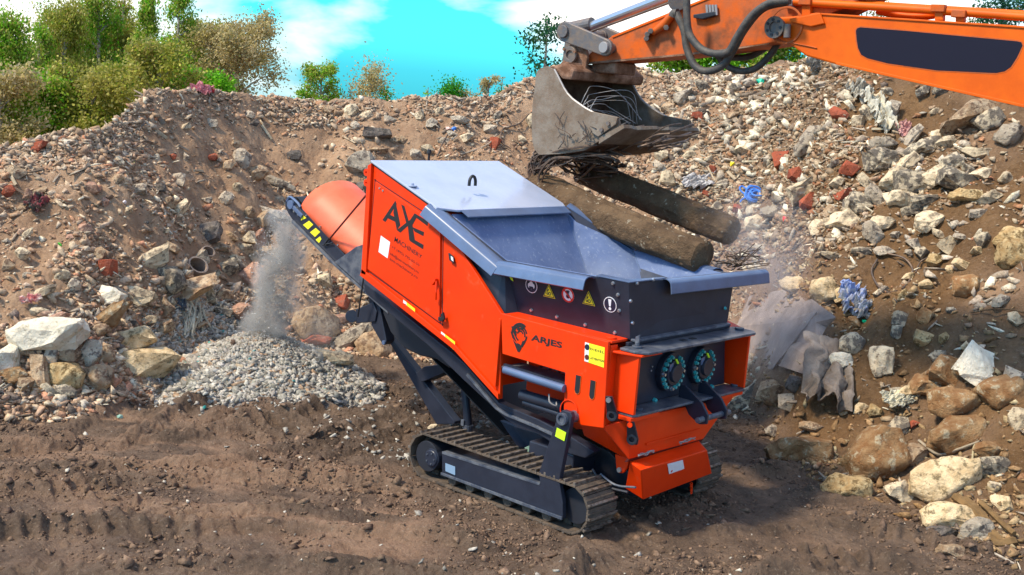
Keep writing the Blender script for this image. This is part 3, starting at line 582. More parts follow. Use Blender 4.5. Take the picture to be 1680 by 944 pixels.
# --- end frame
Z5 = lambda a, b: (920+a/2.95, 520+b/2.95)
MB().plate([(A1, .0305, 1.60), (A1, .12, 1.60), (A1, .12, .93), (A1, .0305, .93)], (-.03, 0, 0)).build('end_corner_plate', M['orange'], SH, .004)
def cheek(y, th): return MB().plate([(-.16, y, 1.555), (.17, y, 1.555), (.17, y, 1.06), (-.16, y, 1.06)], (0, th, 0))
cheek(.12, .03).build('end_cheek', M['orange'], SH, .004); cheek(1.80, .03).build('end_cheek', M['orange'], SH, .004)
MB().plate([(-.16, .02, 1.54), (.02, .06, 1.54), (.20, .12, 1.54), (.20, .40, 1.54), (-.05, .40, 1.54), (-.16, .25, 1.54)], (0, 0, .018)).build('end_flange', M['orange'], SH, .004)
MB().plate([(-.16, 1.72, 1.54), (.19, 1.72, 1.54), (.19, 1.86, 1.54), (-.30, 2.02, 1.60), (-.34, 1.80, 1.60)], (0, 0, .018)).build('end_flange', M['orange'], SH, .004)
MB().box((-.36, 1.78, 1.62), (-.20, 2.02, 1.70)).build('end_flange', M['orange'], SH, .006)
up_ = [(-.01, .10, 1.562), (.14, .10, 1.562), (.235, .17, 1.562), (.235, 1.80, 1.562), (.18, 1.86, 1.562), (-.05, 1.86, 1.562), (-.05, .36, 1.562)]
us = MB().plate(up_, (0, 0, .022)).build('upper_bumper_plate', M['slate_worn'], SH, .005)
MB().obox((.09, .86, 1.586), (.022, 0, 0), (0, .035, 0), (0, 0, .002)).obox((.09, 1.0, 1.586), (.022, 0, 0), (0, .035, 0), (0, 0, .002)).build('plate_slot', M['black'], us)
MB().plate([(-.02, .25, 1.64), (.03, .26, 1.635), (.03, 1.70, 1.635), (-.02, 1.71, 1.64)], (0, 0, -.02)).build('hopper_foot_strip', M['slate_worn'], SH, .004)
MB().box((-.03, .20, 1.585), (.0, 1.74, 1.615)).build('hopper_foot_strip', M['slate'], SH, .004)
lo_ = [(-.03, .13, 1.035), (.15, .13, 1.035), (.17, .18, 1.035), (.185, 1.80, 1.035), (.10, 1.86, 1.035), (-.03, 1.80, 1.035)]
ls = MB().plate(lo_, (0, 0, .022)).build('lower_bumper_plate', M['slate_worn'], SH, .005)
MB().plate([(-.05, .10, 1.0), (.15, .12, 1.0), (.165, .16, 1.0), (.165, .50, 1.0), (-.05, .50, 1.0)], (0, 0, .033)).build('end_flange', M['orange'], SH, .004)
MB().plate([(-.05, 1.40, 1.0), (.17, 1.45, 1.0), (.17, 1.80, 1.0), (-.05, 1.84, 1.0)], (0, 0, .033)).build('end_flange', M['orange'], SH, .004)
MB().plate([(-.04, .30, 1.56), (-.04, 1.70, 1.56), (-.04, 1.78, 1.06), (-.04, .22, 1.06)], (.02, 0, 0)).build('bearing_plate', M['slate'], SH, .004)
MB().box((-.14, .15, 1.06), (-.10, 1.80, 1.555)).build('end_cavity_wall', M['black'], SH)
for u_, v_ in [(1052, 586), (1070, 680)]: pass
for (px, py, z) in [(1045, 571, 1.584), (1213, 541, 1.584), (1046, 672, 1.057), (1206, 633, 1.057), (1003, 556, 1.638)]:
    c = np.array(P(px, py, 'z', z)); mb = MB().cyl(c, c+(0, 0, .018), .042, n=18)
    if px == 1045: mb.cyl(c+(0, 0, .018), c+(0, 0, .05), .02, n=10).obox(c+(0, 0, .07), (.02, 0, .012), (0, .008, 0), (0, 0, .03))
    mb.build('cover_bolt', M['slate_worn'] if px != 1003 else M['orange'], SH, .003)
for q in [Z5(450, 403), Z5(590, 368), Z5(725, 338)]:
    c = np.array(P(*q, 'x', -.018)); MB().cyl(c, c+np.array((.03, 0, 0)), .026, .018, 6).build('bearing_bolt', M['teal'], SH, .003)
for q in [Z5(440, 240), Z5(435, 260)]:
    c = np.array(P(*q, 'x', -.018)); MB().cyl(c, c+np.array((.01, 0, 0)), .008, n=8).build('bearing_bolt', M['bolt'], SH)
for (px, py) in [(1103, 611), (1154, 600.5)]:
    c = np.array(P(px, py, 'x', .04)); rr = .165
    bc = MB().cyl(c-(.06, 0, 0), c, rr*1.02, n=36).cyl(c, c+(.03, 0, 0), rr*.70, rr*.66, 32).cyl(c+(.03, 0, 0), c+(.055, 0, 0), rr*.5, rr*.46, 28).build('shaft_bearing', M['slate'], SH, .004)
    for i in range(20):
        if i in (4, 5, 14): continue
        a = i*2*math.pi/20; q = c+np.array((0, math.cos(a), math.sin(a)))*rr*.86
        MB().cyl(q, q+(.012, 0, 0), .020, n=8).cyl(q+(.012, 0, 0), q+(.030, 0, 0), .016, .013, 8).build('bearing_bolt', M['teal'] if i % 5 else M['bolt'], bc)
    MB().obox(c+(.034, .0, rr*.62), (.006, 0, 0), (0, .012, .0), (0, -.018, .022)).build('paint_mark', M['lime'], bc)
    MB().obox(c+(.032, -.07, rr*.36), (.003, 0, 0), (0, .026, .006), (0, -.004, .030)).build('name_plate', M['rim'], bc)
# towing bracket
for y in (.98, 1.28):
    MB().plate([(.02, y, 1.17), (.08, y, 1.17), (.26, y, 1.06), (.33, y, .97), (.33, y, .89), (.25, y, .87), (.14, y, .93), (.08, y, 1.02), (.02, y, 1.04)], (0, .025, 0)).build('towing_bracket', M['slate'], SH, .006)
MB().cyl((.285, .90, .925), (.285, 1.40, .925), .026, n=14).build('towing_pin', M['slate_worn'], SH, .004)
# lower hopper-shaped body
xF = .10
fr = [P(*Z5(345, 492), 'x', xF), P(*Z5(838, 385), 'x', xF), P(*Z5(690, 592), 'x', xF), P(*Z5(330, 690), 'x', xF)]
MB().plate(fr, (-.03, 0, 0)).build('lower_front_panel', M['orange'], SH, .006)
q0, q1 = P(*Z5(205, 540), 'y', .03), P(*Z5(325, 690), 'x', xF)
MB().plate([P(990, 700, 'y', .03), fr[0], fr[3]], (-.02, .02, 0)).build('lower_side_panel', M['orange'], SH, .004)
MB().plate([P(953, 697, 'y', .04), P(990, 702, 'y', .03), fr[3], P(1022, 750, 'y', .30), P(958, 715, 'y', .15)], (0, .03, .01)).build('lower_side_panel', M['orange'], SH, .004)
MB().box((-1.0, .46, .75), (.05, 1.5, 1.05)).build('lower_body', M['dark'], SH, .01)
er = MB().plate([P(*Z5(262, 665), 'y', .30), P(*Z5(335, 690), 'y', .30), P(*Z5(318, 735), 'y', .30), P(*Z5(300, 757), 'y', .30), P(*Z5(280, 757), 'y', .30), P(*Z5(268, 730), 'y', .30)], (0, .03, 0)).build('hinge_ear', M['orange'], SH, .005)
c = np.array(P(*Z5(287, 740), 'y', .298)); MB().cyl(c, c-np.array((0, .02, 0)), .022, n=10).build('hinge_bolt', M['bolt'], er)
# seam line over the flap
MB().plate([P(*Z5(410, 622), 'x', xF+.003), P(*Z5(672, 545), 'x', xF+.003), P(*Z5(672, 540), 'x', xF+.003), P(*Z5(410, 612), 'x', xF+.003)], (.012, 0, 0)).build('panel_fold', M['orange'], SH, .003)
MB().plate([fr[3], fr[2], k(fr[2], -.02, 0, -.03), k(fr[3], -.02, 0, -.03)], (-.02, 0, 0)).build('hinge_strip', M['redprint'], SH)
# flap
Z8 = lambda a, b: (920+a/6, 700+b/6)
t0, t1 = P(1033, 757, 'x', .08), P(1145.5, 722, 'x', .08)
m0, m1 = P(1051.5, 771.5, 'x', .26), P(1160.5, 739, 'x', .26)
l0, l1 = P(1055.5, 820.5, 'x', .17), P(1168.5, 777.5, 'x', .17)
bb0, bb1 = (l0[0]-.18, l0[1]-.02, l0[2]+.05), (l1[0]-.18, l1[1], l1[2]+.05)
fp = MB().add([t0, t1, m1, m0, l1, l0, bb1, bb0], [[0, 1, 2, 3], [3, 2, 4, 5], [0, 3, 5, 7], [1, 6, 4, 2], [5, 4, 6, 7], [0, 7, 6, 1]]).build('access_flap', M['orange'], SH, .010)
n_ = np.cross(np.array(m1)-m0, np.array(l0)-m0); n_ /= np.linalg.norm(n_); n_ *= np.sign(n_[0])
fq = [np.array(PP(*Z8(a, b), np.array(m0)+n_*.002, n_)) for a, b in [(1050, 370), (1200, 330), (1215, 415), (1065, 468)]]
fs_ = MB().plate(fq, n_*.002).build('flap_sticker', M['white'], fp)
MB().plate([q*.8+sum(fq)/4*.2+n_*.003 for q in [fq[0]*.85+fq[3]*.15, fq[0]*.25+fq[1]*.75, fq[1]*.05+fq[0]*.25+fq[2]*.55+fq[3]*.15][:3]], n_*.0008).build('sticker_print', M['white'], fs_)
MB().disc(fq[3]*.62+fq[0]*.2+fq[2]*.18+n_*.003, n_, .012, .001, 10).build('sticker_symbol', M['red'], fs_)
for (a, b) in [(840, 270), (1245, 145)]:
    mb = MB()
    for i in range(5):
        pts = [np.array(P(*Z8(a-70+j*35+random.uniform(-14, 14), b+18-j*11+random.uniform(-14, 14)), 'x', .16+random.uniform(0, .03))) for j in range(5)]
        mb.tube(bez(pts, 4), .005, 5)
    mb.build('latch_wire', M['greywire'], fp)
ch = MB()
for i in range(6):
    c = np.array(P(*Z8(1283, 565+i*17), 'x', .16)); ch.ring(c, (1, 0, 0) if i % 2 else (0, 1, 0), .007, .014, .006, 10)
ch.build('hanging_chain', M['orange'], fp)
# shackles on the left post
for (a, b, y) in [((240, 398), (255, 475), .0), ((343, 518), (352, 590), .10)]:
    xx = 'y'
    p0 = np.array(P(*Z5(*a), 'x', .02 if y == 0 else .13)); p1 = np.array(P(*Z5(*b), 'x', .02 if y == 0 else .13))
    nn = np.array((.3, -1, 0)); nn /= np.linalg.norm(nn); d = (p1-p0); d /= np.linalg.norm(d); sd_ = np.cross(d, nn)
    sh_ = MB().plate([p0-sd_*.03-d*.03, p0+sd_*.03-d*.03, p1+sd_*.05, p1+sd_*.035+d*.05, p1-sd_*.035+d*.05, p1-sd_*.05], nn*.03)
    sh_.ring(p1+nn*.032, nn, .022, .045, .014, 16).build('lifting_shackle', M['dark'], SH, .004)
    MB().cyl(p0+nn*.03, p0+nn*.05, .022, n=10).build('shackle_bolt', M['bolt'] if y == 0 else M['orange'], SH)
# --- chassis beam
Z33 = lambda a, b: (700+a/5.244, 560+b/5.244)
MB().plate([P(*q, 'y', .16) for q in [(596, 462), (746, 583), (763, 598), (818, 661), (836, 669), (882, 688), (935, 716), (975, 742), (960, 752), (935, 745), (882, 712), (843, 697), (832, 690), (764, 627), (700, 565), (600, 482)]], (0, .10, 0)).build('chassis_beam', M['slate'], SH, .006)
MB().plate([P(*q, 'y', .157) for q in [(770, 612), (818, 668), (834, 678), (880, 697), (935, 722), (935, 727), (880, 701), (833, 682), (816, 671), (768, 616)]], (0, -.03, 0)).build('beam_flange', M['slate_worn'], SH, .003)
MB().plate([P(*q, 'y', 1.6) for q in [(596, 462), (746, 583), (820, 661), (1000, 740), (1040, 790), (882, 712), (764, 627), (600, 482)]], (0, .10, 0)).build('chassis_beam', M['slate'], SH, .006)
MB().plate([P(*q, 'y', .5) for q in [(880, 680), (930, 705), (1000, 742), (1046, 790), (1062, 806), (1040, 815), (985, 800), (900, 730)]], (0, .9, 0)).build('feed_trough', M['dark'], SH, .01)
MB().plate([P(1000, 718, 'y', .28), P(968, 706, 'y', .28), P(966, 711, 'y', .28), P(1002, 724, 'y', .28)], (0, .02, 0)).build('beam_flange', M['slate_worn'], SH)
# clutter under the front
for (pts, r_, m_) in [([(978, 785), (1000, 800), (1030, 808)], .012, 'dark'), ([(985, 778), (1010, 796), (1043, 800)], .010, 'slate_worn'), ([(972, 770), (980, 784), (990, 806)], .012, 'dark')]:
    MB().tube(bez([P(*q, 'y', .22) for q in pts], 5), r_, 6).build('hydraulic_hose', M[m_], SH)
MB().plate([P(982, 789, 'y', .25), P(1003, 800, 'y', .25), P(1000, 804, 'y', .25), P(982, 797, 'y', .25)], (0, .01, 0)).build('teal_tag', M['teal'], SH)
# belly tank
bt = [P(*q, 'y', .50) for q in [(626, 486), (700, 540), (745, 592), (738, 606), (715, 590), (700, 587), (688, 584), (662, 572), (640, 545), (628, 515)]]
MB().plate(bt, (0, .8, 0)).build('belly_cover', M['dark'], SH, .02)
# dark braces below the beam at the crawler
MB().plate([P(*q, 'y', .45) for q in [(820, 690), (845, 700), (872, 735), (850, 735)]], (0, .05, 0)).build('crawler_brace', M['slate'], SH, .004)
MB().plate([P(*q, 'y', .40) for q in [(842, 700), (905, 718), (905, 745), (870, 742)]], (0, .06, 0)).build('crawler_brace', M['slate'], SH, .004)
MB().plate([P(*q, 'y', .30) for q in [(860, 735), (882, 725), (884, 738), (866, 742)]], (0, .02, 0)).build('grey_hose_cover', mat('dull_green_cover', (.20, .30, .22), .6), SH, .002)
# --- crawlers
def crawler(yc, wd, near):
    cr = empty('crawler', (0, 0, 0)); cr.parent = SH; cr.matrix_parent_inverse.identity(); cr.location = Vector((0, 0, 0))-SH.location
    x0, x1, rad, zc = -1.86, -.20, .20, .225
    Ls = x1-x0; per = 2*Ls+2*math.pi*rad; n = 44
    mb = MB(); eg = MB()
    def loop(s):
        s = s % per
        if s < Ls: return np.array((x0+s, 0, zc+rad-.0)), np.array((1., 0, 0)), np.array((0, 0, 1.))
        s -= Ls
        if s < math.pi*rad:
            a = math.pi/2-s/rad; return np.array((x1+rad*math.cos(a), 0, zc+rad*math.sin(a))), np.array((math.sin(a), 0, -math.cos(a))), np.array((math.cos(a), 0, math.sin(a)))
        s -= math.pi*rad
        if s < Ls: return np.array((x1-s, 0, zc-rad)), np.array((-1., 0, 0)), np.array((0, 0, -1.))
        s -= Ls; a = -math.pi/2-s/rad; return np.array((x0+rad*math.cos(a), 0, zc+rad*math.sin(a))), np.array((math.sin(a), 0, -math.cos(a))), np.array((math.cos(a), 0, math.sin(a)))
    h = wd/2
    for i in range(n):
        p, t, nn = loop(i*per/n); p = p+np.array((0, yc, 0)); pt = per/n
        mb.obox(p, t*pt*.485, (0, h, 0), nn*.009)
        eg.obox(p+t*pt*.30+nn*.019, t*pt*.10, (0, h*.985, 0), nn*.014)
        mb.obox(p-t*pt*.12+nn*.010, t*pt*.06, (0, h*.985, 0), nn*.008)
        mb.obox(p-nn*.03, t*pt*.40, (0, .045, 0), nn*.022)
    mb.build('track_belt', M['track'], cr, .002); e_ = eg.build('track_grouser', M['shoe_edge'], cr, .002)
    yo = yc-h if near else yc+h; sg = 1 if near else -1
    Bf = lambda q, y: P(*q, 'y', y)
    px = [(725, 743.5), (886, 796), (884, 776), (916, 679), (923, 673), (936, 677), (938, 684), (917, 790), (923, 826), (923, 852), (725, 779)]
    pts = [Bf(q, -.14) for q in px]
    if near:
        fr_ = MB().plate(pts, (0, .05, 0)).build('crawler_frame', M['slate'], cr, .006)
        MB().plate([Bf((725, 741), -.145), Bf((885, 793.5), -.145), Bf((885, 797), -.145), Bf((725, 745), -.145)], (0, .35, 0)).build('frame_edge', M['slate_worn'], fr_, .002)
        MB().plate([Bf((725, 775), -.15), Bf((923, 848), -.15), Bf((923, 853), -.15), Bf((725, 779), -.15)], (0, -.015, 0)).build('frame_edge', M['slate_worn'], fr_, .002)
        MB().plate([Bf(q, -.145) for q in [(731, 760), (747, 766), (747, 780), (731, 773)]], (0, -.003, 0)).build('maker_plate', mat('blue_grey_plate', (.20, .30, .42), .5), fr_)
        MB().plate([Bf(q, -.145) for q in [(914, 702), (929, 710), (926, 724), (911, 716)]], (0, -.003, 0)).build('reflective_sticker', M['lime'], fr_)
        c = np.array(Bf((922, 688), -.16)); MB().cyl(c, c+(0, .2, 0), .05, n=24).ring(c-(0, .001, 0), (0, -1, 0), .03, .052, .012, 24).build('pivot_pin', M['slate_worn'], fr_, .003)
        c = np.array(Bf((708, 752), -.13)); w_ = MB().cyl(c, c+(0, .10, 0), .088, n=28).cyl(c-(0, .015, 0), c, .07, .08, 24).build('idler_wheel', M['slate'], cr, .006)
        for i in range(5): q = c+np.array((.05*math.cos(i*1.256), -.017, .05*math.sin(i*1.256))); MB().cyl(q, q-(0, .006, 0), .008, n=8).build('wheel_bolt', M['slate_worn'], cr)
        MB().cyl((x0, yc-h+.02, zc), (x0, yc+h-.02, zc), rad-.06, n=28).build('track_wheel', M['dark'], cr, .004); MB().cyl((x1, yc-h+.10, zc), (x1, yc+h-.02, zc), rad-.05, n=28).build('track_wheel', M['dark'], cr, .004)
        rl = MB()
        for i in range(6): xx = x0+.32+i*.22; rl.cyl((xx, yc-h+.03, .085), (xx, yc+h-.03, .085), .05, n=16)
        rl.build('track_roller', M['track'], cr, .004)
        MB().box((x0+.2, yc-h+.06, .13), (x1-.15, yc+h-.05, .33)).build('frame_core', M['dark'], cr)
    else:
        MB().box((x0+.1, yc-h+.04, .12), (x1-.05, yc+h-.02, .34)).build('crawler_frame', M['slate'], cr, .006)
        MB().cyl((x0, yc-h+.02, zc), (x0, yc+h-.02, zc), rad-.05, n=28).build('track_wheel', M['dark'], cr, .004); MB().cyl((x1, yc-h+.02, zc), (x1, yc+h-.02, zc), rad-.05, n=28).build('track_wheel', M['dark'], cr, .004)
crawler(.045, .38, True); crawler(1.66, .38, False)
MB().box((-.95, .2, .30), (-.45, 1.75, .55)).build('axle_beam', M['slate'], SH, .01)
# --- conveyor
ya, yb = .52, 1.36
def cv(px, py, y=ya): return P(px, py, 'y', y)
band = [(474, 322), (492, 339), (566, 419), (605, 462), (640, 500), (612, 492), (549, 432), (482, 364), (473, 351), (467.5, 340), (468, 328)]
MB().plate([cv(*q) for q in band], (0, .03, 0)).build('conveyor_side', M['slate'], SH, .006)
MB().plate([(p[0], yb, p[2]) for p in [cv(*q) for q in band]], (0, -.03, 0)).build('conveyor_side', M['slate'], SH, .006)
ct, cb = np.array(cv(479, 336)), np.array(cv(606, 470))
dcv = (cb-ct)/np.linalg.norm(cb-ct); ncv = np.array((-dcv[2], 0, dcv[0])); ncv *= np.sign(ncv[2])
bl = MB(); rr = .085
pth = [ct+dcv*0+(0, .04, 0)]
for (s_, e_) in [(ncv*rr, 1)]:
    a = ct+ncv*rr; b = cb+dcv*2.2+ncv*rr; bl.plate([a+(0, .04, 0), b+(0, .04, 0), b+(0, yb-ya-.04, 0), a+(0, yb-ya-.04, 0)], -ncv*.012)
    a = ct-ncv*rr; b = cb+dcv*2.2-ncv*rr; bl.plate([a+(0, .04, 0), b+(0, .04, 0), b+(0, yb-ya-.04, 0), a+(0, yb-ya-.04, 0)], ncv*.012)
bl.cyl(ct+np.array((0, .04, 0)), ct+np.array((0, yb-ya-.04, 0)), rr, n=24); bl.build('conveyor_belt', M['black'], SH)
MB().cyl(ct+np.array((0, -.03, 0)), ct+np.array((0, .0, 0)), .05, n=14).obox(ct+dcv*.13+np.array((0, -.012, 0)), dcv*.09, (0, .012, 0), ncv*.02).build('belt_tensioner', M['rim'], SH, .004)
for (a, b) in [(478, 331), (487, 342), (484, 347), (491, 352)]:
    c = np.array(cv(a, b)); MB().cyl(c, c-np.array((0, .02, 0)), .012, n=8).build('tensioner_bolt', M['bolt'], SH)
MB().tube(bez([cv(471, 331, ya-.01), cv(476, 323.5, ya-.01), cv(488, 333, ya-.01), cv(493, 340, ya-.01)], 6), .014, 6).build('end_guard', M['rim'], SH)
MB().plate([cv(482, 366, ya-.003), cv(549, 434, ya-.003), cv(640, 515, ya-.003), cv(638, 508, ya-.003), cv(549, 429, ya-.003), cv(482, 361, ya-.003)], (0, -.03, 0)).build('conveyor_lower_rail', M['slate_worn'], SH, .003)
# hazard stripes
Z2 = lambda a, b: (450+a/5.553, 290+b/5.553)
for poly in ([(250, 340), (292, 378), (245, 400)], [(318, 402), (355, 438), (308, 482), (262, 440)], [(378, 468), (418, 505), (372, 550), (326, 508)], [(418, 545), (430, 570), (408, 605), (378, 575)]):
    MB().plate([cv(*Z2(*q), ya-.001) for q in poly], (0, -.002, 0)).build('hazard_stripe', M['yellow'], SH)
# arched cover over the belt
o0, o1 = np.array(cv(491, 345)), np.array(cv(640, 487)); dc = (o1-o0)/np.linalg.norm(o1-o0); nc = np.array((-dc[2], 0, dc[0])); nc *= np.sign(nc[2])
W2 = (yb-ya)/2; arc = MB(); K_ = 22; rows = []
Lc = 1.9
for s_ in np.linspace(0, Lc, 12):
    hh = .36
    rows.append([o0+dc*s_+np.array((0, W2-W2*math.cos(a), 0))+nc*(hh*math.sin(a)**.85)+dc*(-.0) for a in np.linspace(0, math.pi, K_)])
vs = [p for r_ in rows for p in r_]; arc.add(vs, [[i*K_+j, i*K_+j+1, (i+1)*K_+j+1, (i+1)*K_+j] for i in range(11) for j in range(K_-1)])
ao = arc.build('conveyor_cover', M['salmon'], SH, 0, True); sm = ao.modifiers.new('thickness', 'SOLIDIFY'); sm.thickness = .008
s1 = np.array(cv(537, 391))-o0; s1 = s1@dc
MB().tube([cv(540, 393, ya-.01), S(603, 318, .10)], .010, 6).build('stay_cable', M['redprint'], SH)
mb = MB().tube([cv(540, 391, ya-.02), cv(532, 402, ya-.02)], .010, 6).tube([cv(529, 402, ya-.02), cv(546, 399, ya-.02)], .008, 6).build('stay_bracket', M['black'], SH)
for (a, b) in [(503, 354), (526, 372), (555, 402)]:
    c = np.array(cv(a, b)); MB().cyl(c, c-np.array((0, .012, 0)), .010, n=8).build('cover_bolt', M['bolt'], SH)
# slate skirt beside the belt
MB().plate([cv(*q, ya-.035) for q in [(549, 430), (565.5, 418.5), (584, 405), (612, 396), (625, 480), (640, 500), (612, 487)]], (0, .02, 0)).build('conveyor_skirt', M['slate_worn'], SH, .004)
# roller bracket, drop cable, legs
MB().cyl(P(577, 519, 'y', .55), P(577, 519, 'y', 1.0), .065, n=22).build('return_roller', M['slate'], SH, .004)
MB().plate([P(*q, 'y', .58) for q in [(583, 508), (612, 496), (618, 512), (615, 528), (584, 531)]], (0, .35, 0)).build('roller_bracket', M['slate'], SH, .008)
MB().tube([P(596.5, 457, 'y', .45), P(592, 488, 'y', .47), P(587, 520, 'y', .5)], .008, 6).build('drop_cable', M['black'], SH)
MB().plate([P(*q, 'y', .60) for q in [(603, 470), (616, 468), (634, 560), (628, 567), (609, 534)]], (0, .12, 0)).build('leg_knee_plate', M['slate'], SH, .008)
c = np.array(P(631, 562, 'y', .598)); MB().cyl(c, c-np.array((0, .02, 0)), .022, n=12).build('knee_bolt', M['rim'], SH)
lg = [P(*q, 'y', .95) for q in [(610, 512), (633, 545), (746, 692), (745, 696), (716, 697), (712, 690)]]
MB().plate(lg, (0, .10, 0)).build('support_leg', M['slate'], SH, .008)
MB().plate([P(*q, 'y', .90) for q in [(683, 612), (695, 602), (735, 597), (742, 606), (705, 622), (690, 628)]], (0, .2, 0)).build('leg_brace', M['slate'], SH, .006)
ps = P(757.5, 585, 'y', .85), P(768.5, 697, 'y', .85)
MB().cyl(*ps, .042, n=16).build('jack_leg', M['slate'], SH)
pe = np.array(ps[1]); MB().cyl(pe, pe-(0, 0, .07), .05, n=14).obox(pe+(-.03, -.04, .02), (.02, 0, 0), (0, .02, 0), (0, 0, .03)).cyl(pe-(0, 0, .09), pe-(0, 0, .07), .07, n=14).build('jack_foot', M['slate_worn'], SH, .003)

# ================================================================ THE EXCAVATOR
EX = empty('excavator', (4.6, 2.58, 0)); YE = 2.30; YF = 2.86
tag(EX, 'orange excavator reaching in from the upper right, its muddy bucket open above the hopper', 'excavator')
E_ = lambda px, py, y=YE: P(px, py, 'y', y)
# boom
bpx = [(1268, 33), (1280, 28), (1300, 27), (1337, 21), (1383, 24), (1680, 43), (2000, 78), (2350, 170), (2500, 300), (2440, 420), (2250, 380), (2000, 275), (1680, 177), (1371, 106), (1322, 92), (1294, 72), (1275, 62), (1265, 48)]
boom = MB().plate([E_(*q) for q in bpx], (0, YF-YE, 0)).build('boom', M['exc'], EX, .015)
MB().plate([E_(a, b, YE-.012) for a, b in [(1371, 106), (1680, 177), (2000, 275), (2000, 270), (1680, 172), (1371, 101.5)]], (0, .012, 0)).build('boom_flange', M['exc'], boom, .003)
MB().plate([E_(a, b, YE-.012) for a, b in [(1337, 21), (1680, 43), (2000, 78), (2000, 82), (1680, 46.5), (1337, 24)]], (0, .012, 0)).build('boom_flange', M['exc'], boom, .003)
Z7 = lambda a, b: (1200+a/3.5, b/3.5)
pn = [(715, 178), (722, 164), (740, 158), (1000, 178), (1640, 238), (1665, 244), (1672, 262), (1640, 330), (1605, 385), (1570, 410), (1520, 420), (1180, 405), (900, 365), (780, 335), (745, 315), (728, 280), (720, 235)]
MB().plate([E_(*Z7(*q), YE-.002) for q in pn], (0, -.002, 0)).build('boom_decal', M['panel'], boom)
MB().plate([E_(*Z7(*q), YE-.0008) for q in [(708, 172), (722, 157), (745, 151), (1000, 171), (1645, 231), (1672, 240), (1680, 262), (1648, 335), (1612, 390), (1575, 417), (1520, 427), (1180, 412), (895, 372), (775, 342), (738, 320), (721, 283), (712, 235)]], (0, -.0012, 0)).build('decal_edge', M['exc_dirty'], boom)
# boom joint pin and caps
c = np.array(E_(1276, 46)); MB().cyl(c-(0, .05, 0), c+(0, .62, 0), .085, n=24).ring(c-(0, .051, 0), (0, -1, 0), .05, .10, .02, 24).build('joint_pin', M['pin'], boom, .004)
for i in range(7):
    q = c+np.array((.068*math.cos(i*.9), -.06, .068*math.sin(i*.9))); MB().cyl(q, q-(0, .02, 0), .014, n=6).build('pin_bolt', M['dark'], boom)
MB().tube([E_(1292, 40, YE-.05), E_(1291, 62, YE-.05)], .032, 10).build('grease_cap', M['pin'], boom, smooth=True)
MB().ring(np.array(E_(1290, 42, YE-.002)), (0, -1, 0), .15, .17, .01, 30).build('boom_boss', M['exc_dirty'], boom, .004)
MB().plate([E_(a, b, YE-.03) for a, b in [(1294, 31), (1345, 21), (1352, 39), (1330, 44), (1298, 37)]], (0, .03, 0)).build('boom_gusset', M['exc'], boom, .008)
MB().tube([E_(1296, 70, YE-.006), E_(1340, 79, YE-.006)], .006, 5).build('weld_seam', M['exc_dirty'], boom)
# pipes on the boom
for dy, a in ((-.02, [(1292, 3), (1330, 5), (1540, 18), (1680, 28), (1900, 46)]), (.10, [(1300, 0), (1420, 8), (1560, 17), (1700, 26), (1900, 40)]), (.22, [(1440, 18), (1490, 27), (1530, 25), (1545, 17)])):
    MB().tube(bez([E_(*q, YE+.05+dy) for q in a], 6), .035, 10).build('hydraulic_pipe', M['exc'], boom, smooth=True)
for (px, t_, b_) in [(1322, 2, 30), (1540, 13, 34), (1574, 22, 36)]:
    MB().plate([E_(px-7, t_, YE+.0), E_(px+7, t_, YE+.0), E_(px+7, b_, YE+.0), E_(px-7, b_, YE+.0)], (0, .06, 0)).build('pipe_bracket', M['exc'], boom, .008)
    MB().obox(np.array(E_(px, t_+1, YE)), (.06, 0, 0), (0, .03, 0), (0, 0, .03)).build('pipe_clamp', M['exc_dirty'], boom, .006)
for q in ((1327, 2), (1333, 5)): MB().tube([E_(q[0]-38, q[1], YE+.03), E_(q[0]-30, q[1], YE+.03)], .045, 10).build('pipe_fitting', M['greywire'], boom)
# stick
spx = [(960, 104.5), (967, 88), (1003, 59.5), (1135, 6), (1154, -1), (1252, -42), (1345, -62), (1440, -60), (1450, -35), (1410, 0), (1364, 22), (1300, 66), (1260, 72), (1206, 80), (1115, 91)]
y0, y1 = YE+.06, YF-.06
stick = MB().plate([E_(a, b, y0) for a, b in spx], (0, y1-y0, 0)).build('stick', M['exc_dirty'], EX, .012)
MB().plate([E_(a, b, y0-.010) for a, b in [(962, 106), (1115, 92.5), (1206, 81.5), (1262, 73), (1262, 70.5), (1206, 78.5), (1115, 89), (962, 102.5)]], (0, .010, 0)).build('stick_flange', M['rust'], stick, .002)
MB().plate([E_(a, b, y0-.010) for a, b in [(1003, 59.5), (1135, 6), (1252, -42), (1254, -38), (1137, 9), (1005, 62.5)]], (0, .010, 0)).build('stick_flange', M['exc'], stick, .002)
# knuckle bracket, valve blocks, fitting
Z6 = lambda a, b: (840+a/3.63, b/3.63)
MB().tube([E_(*Z6(955, 85), y0-.04), E_(*Z6(905, 150), y0-.05), E_(*Z6(840, 195), y0-.04)], [.035, .045, .03], 10).build('hose_fitting', M['exc_dirty'], stick, smooth=True)
for q in [(805, 205), (825, 185), (800, 230), (918, 165)]: MB().cyl(E_(*Z6(*q), y0), E_(*Z6(*q), y0-.10), .028, n=6).build('fitting_bolt', M['pin'], stick, .003)
for i in range(4):
    MB().tube([E_(*Z6(1160+i*18, 30), y0-.03), E_(*Z6(1165+i*18, 92), y0-.03)], .014, 6).build('grease_line', M['greywire'], stick)
MB().plate([E_(*Z6(*q), y0-.0) for q in [(1095, 90), (1225, 70), (1230, 95), (1150, 118), (1095, 110)]], (0, -.05, 0)).build('valve_block', M['dark'], stick, .008)
MB().cyl(E_(*Z6(985, 10), y0-.10), E_(*Z6(985, 10), y0+.2), .09, n=16).build('cylinder_pin', M['pin'], stick, .006)
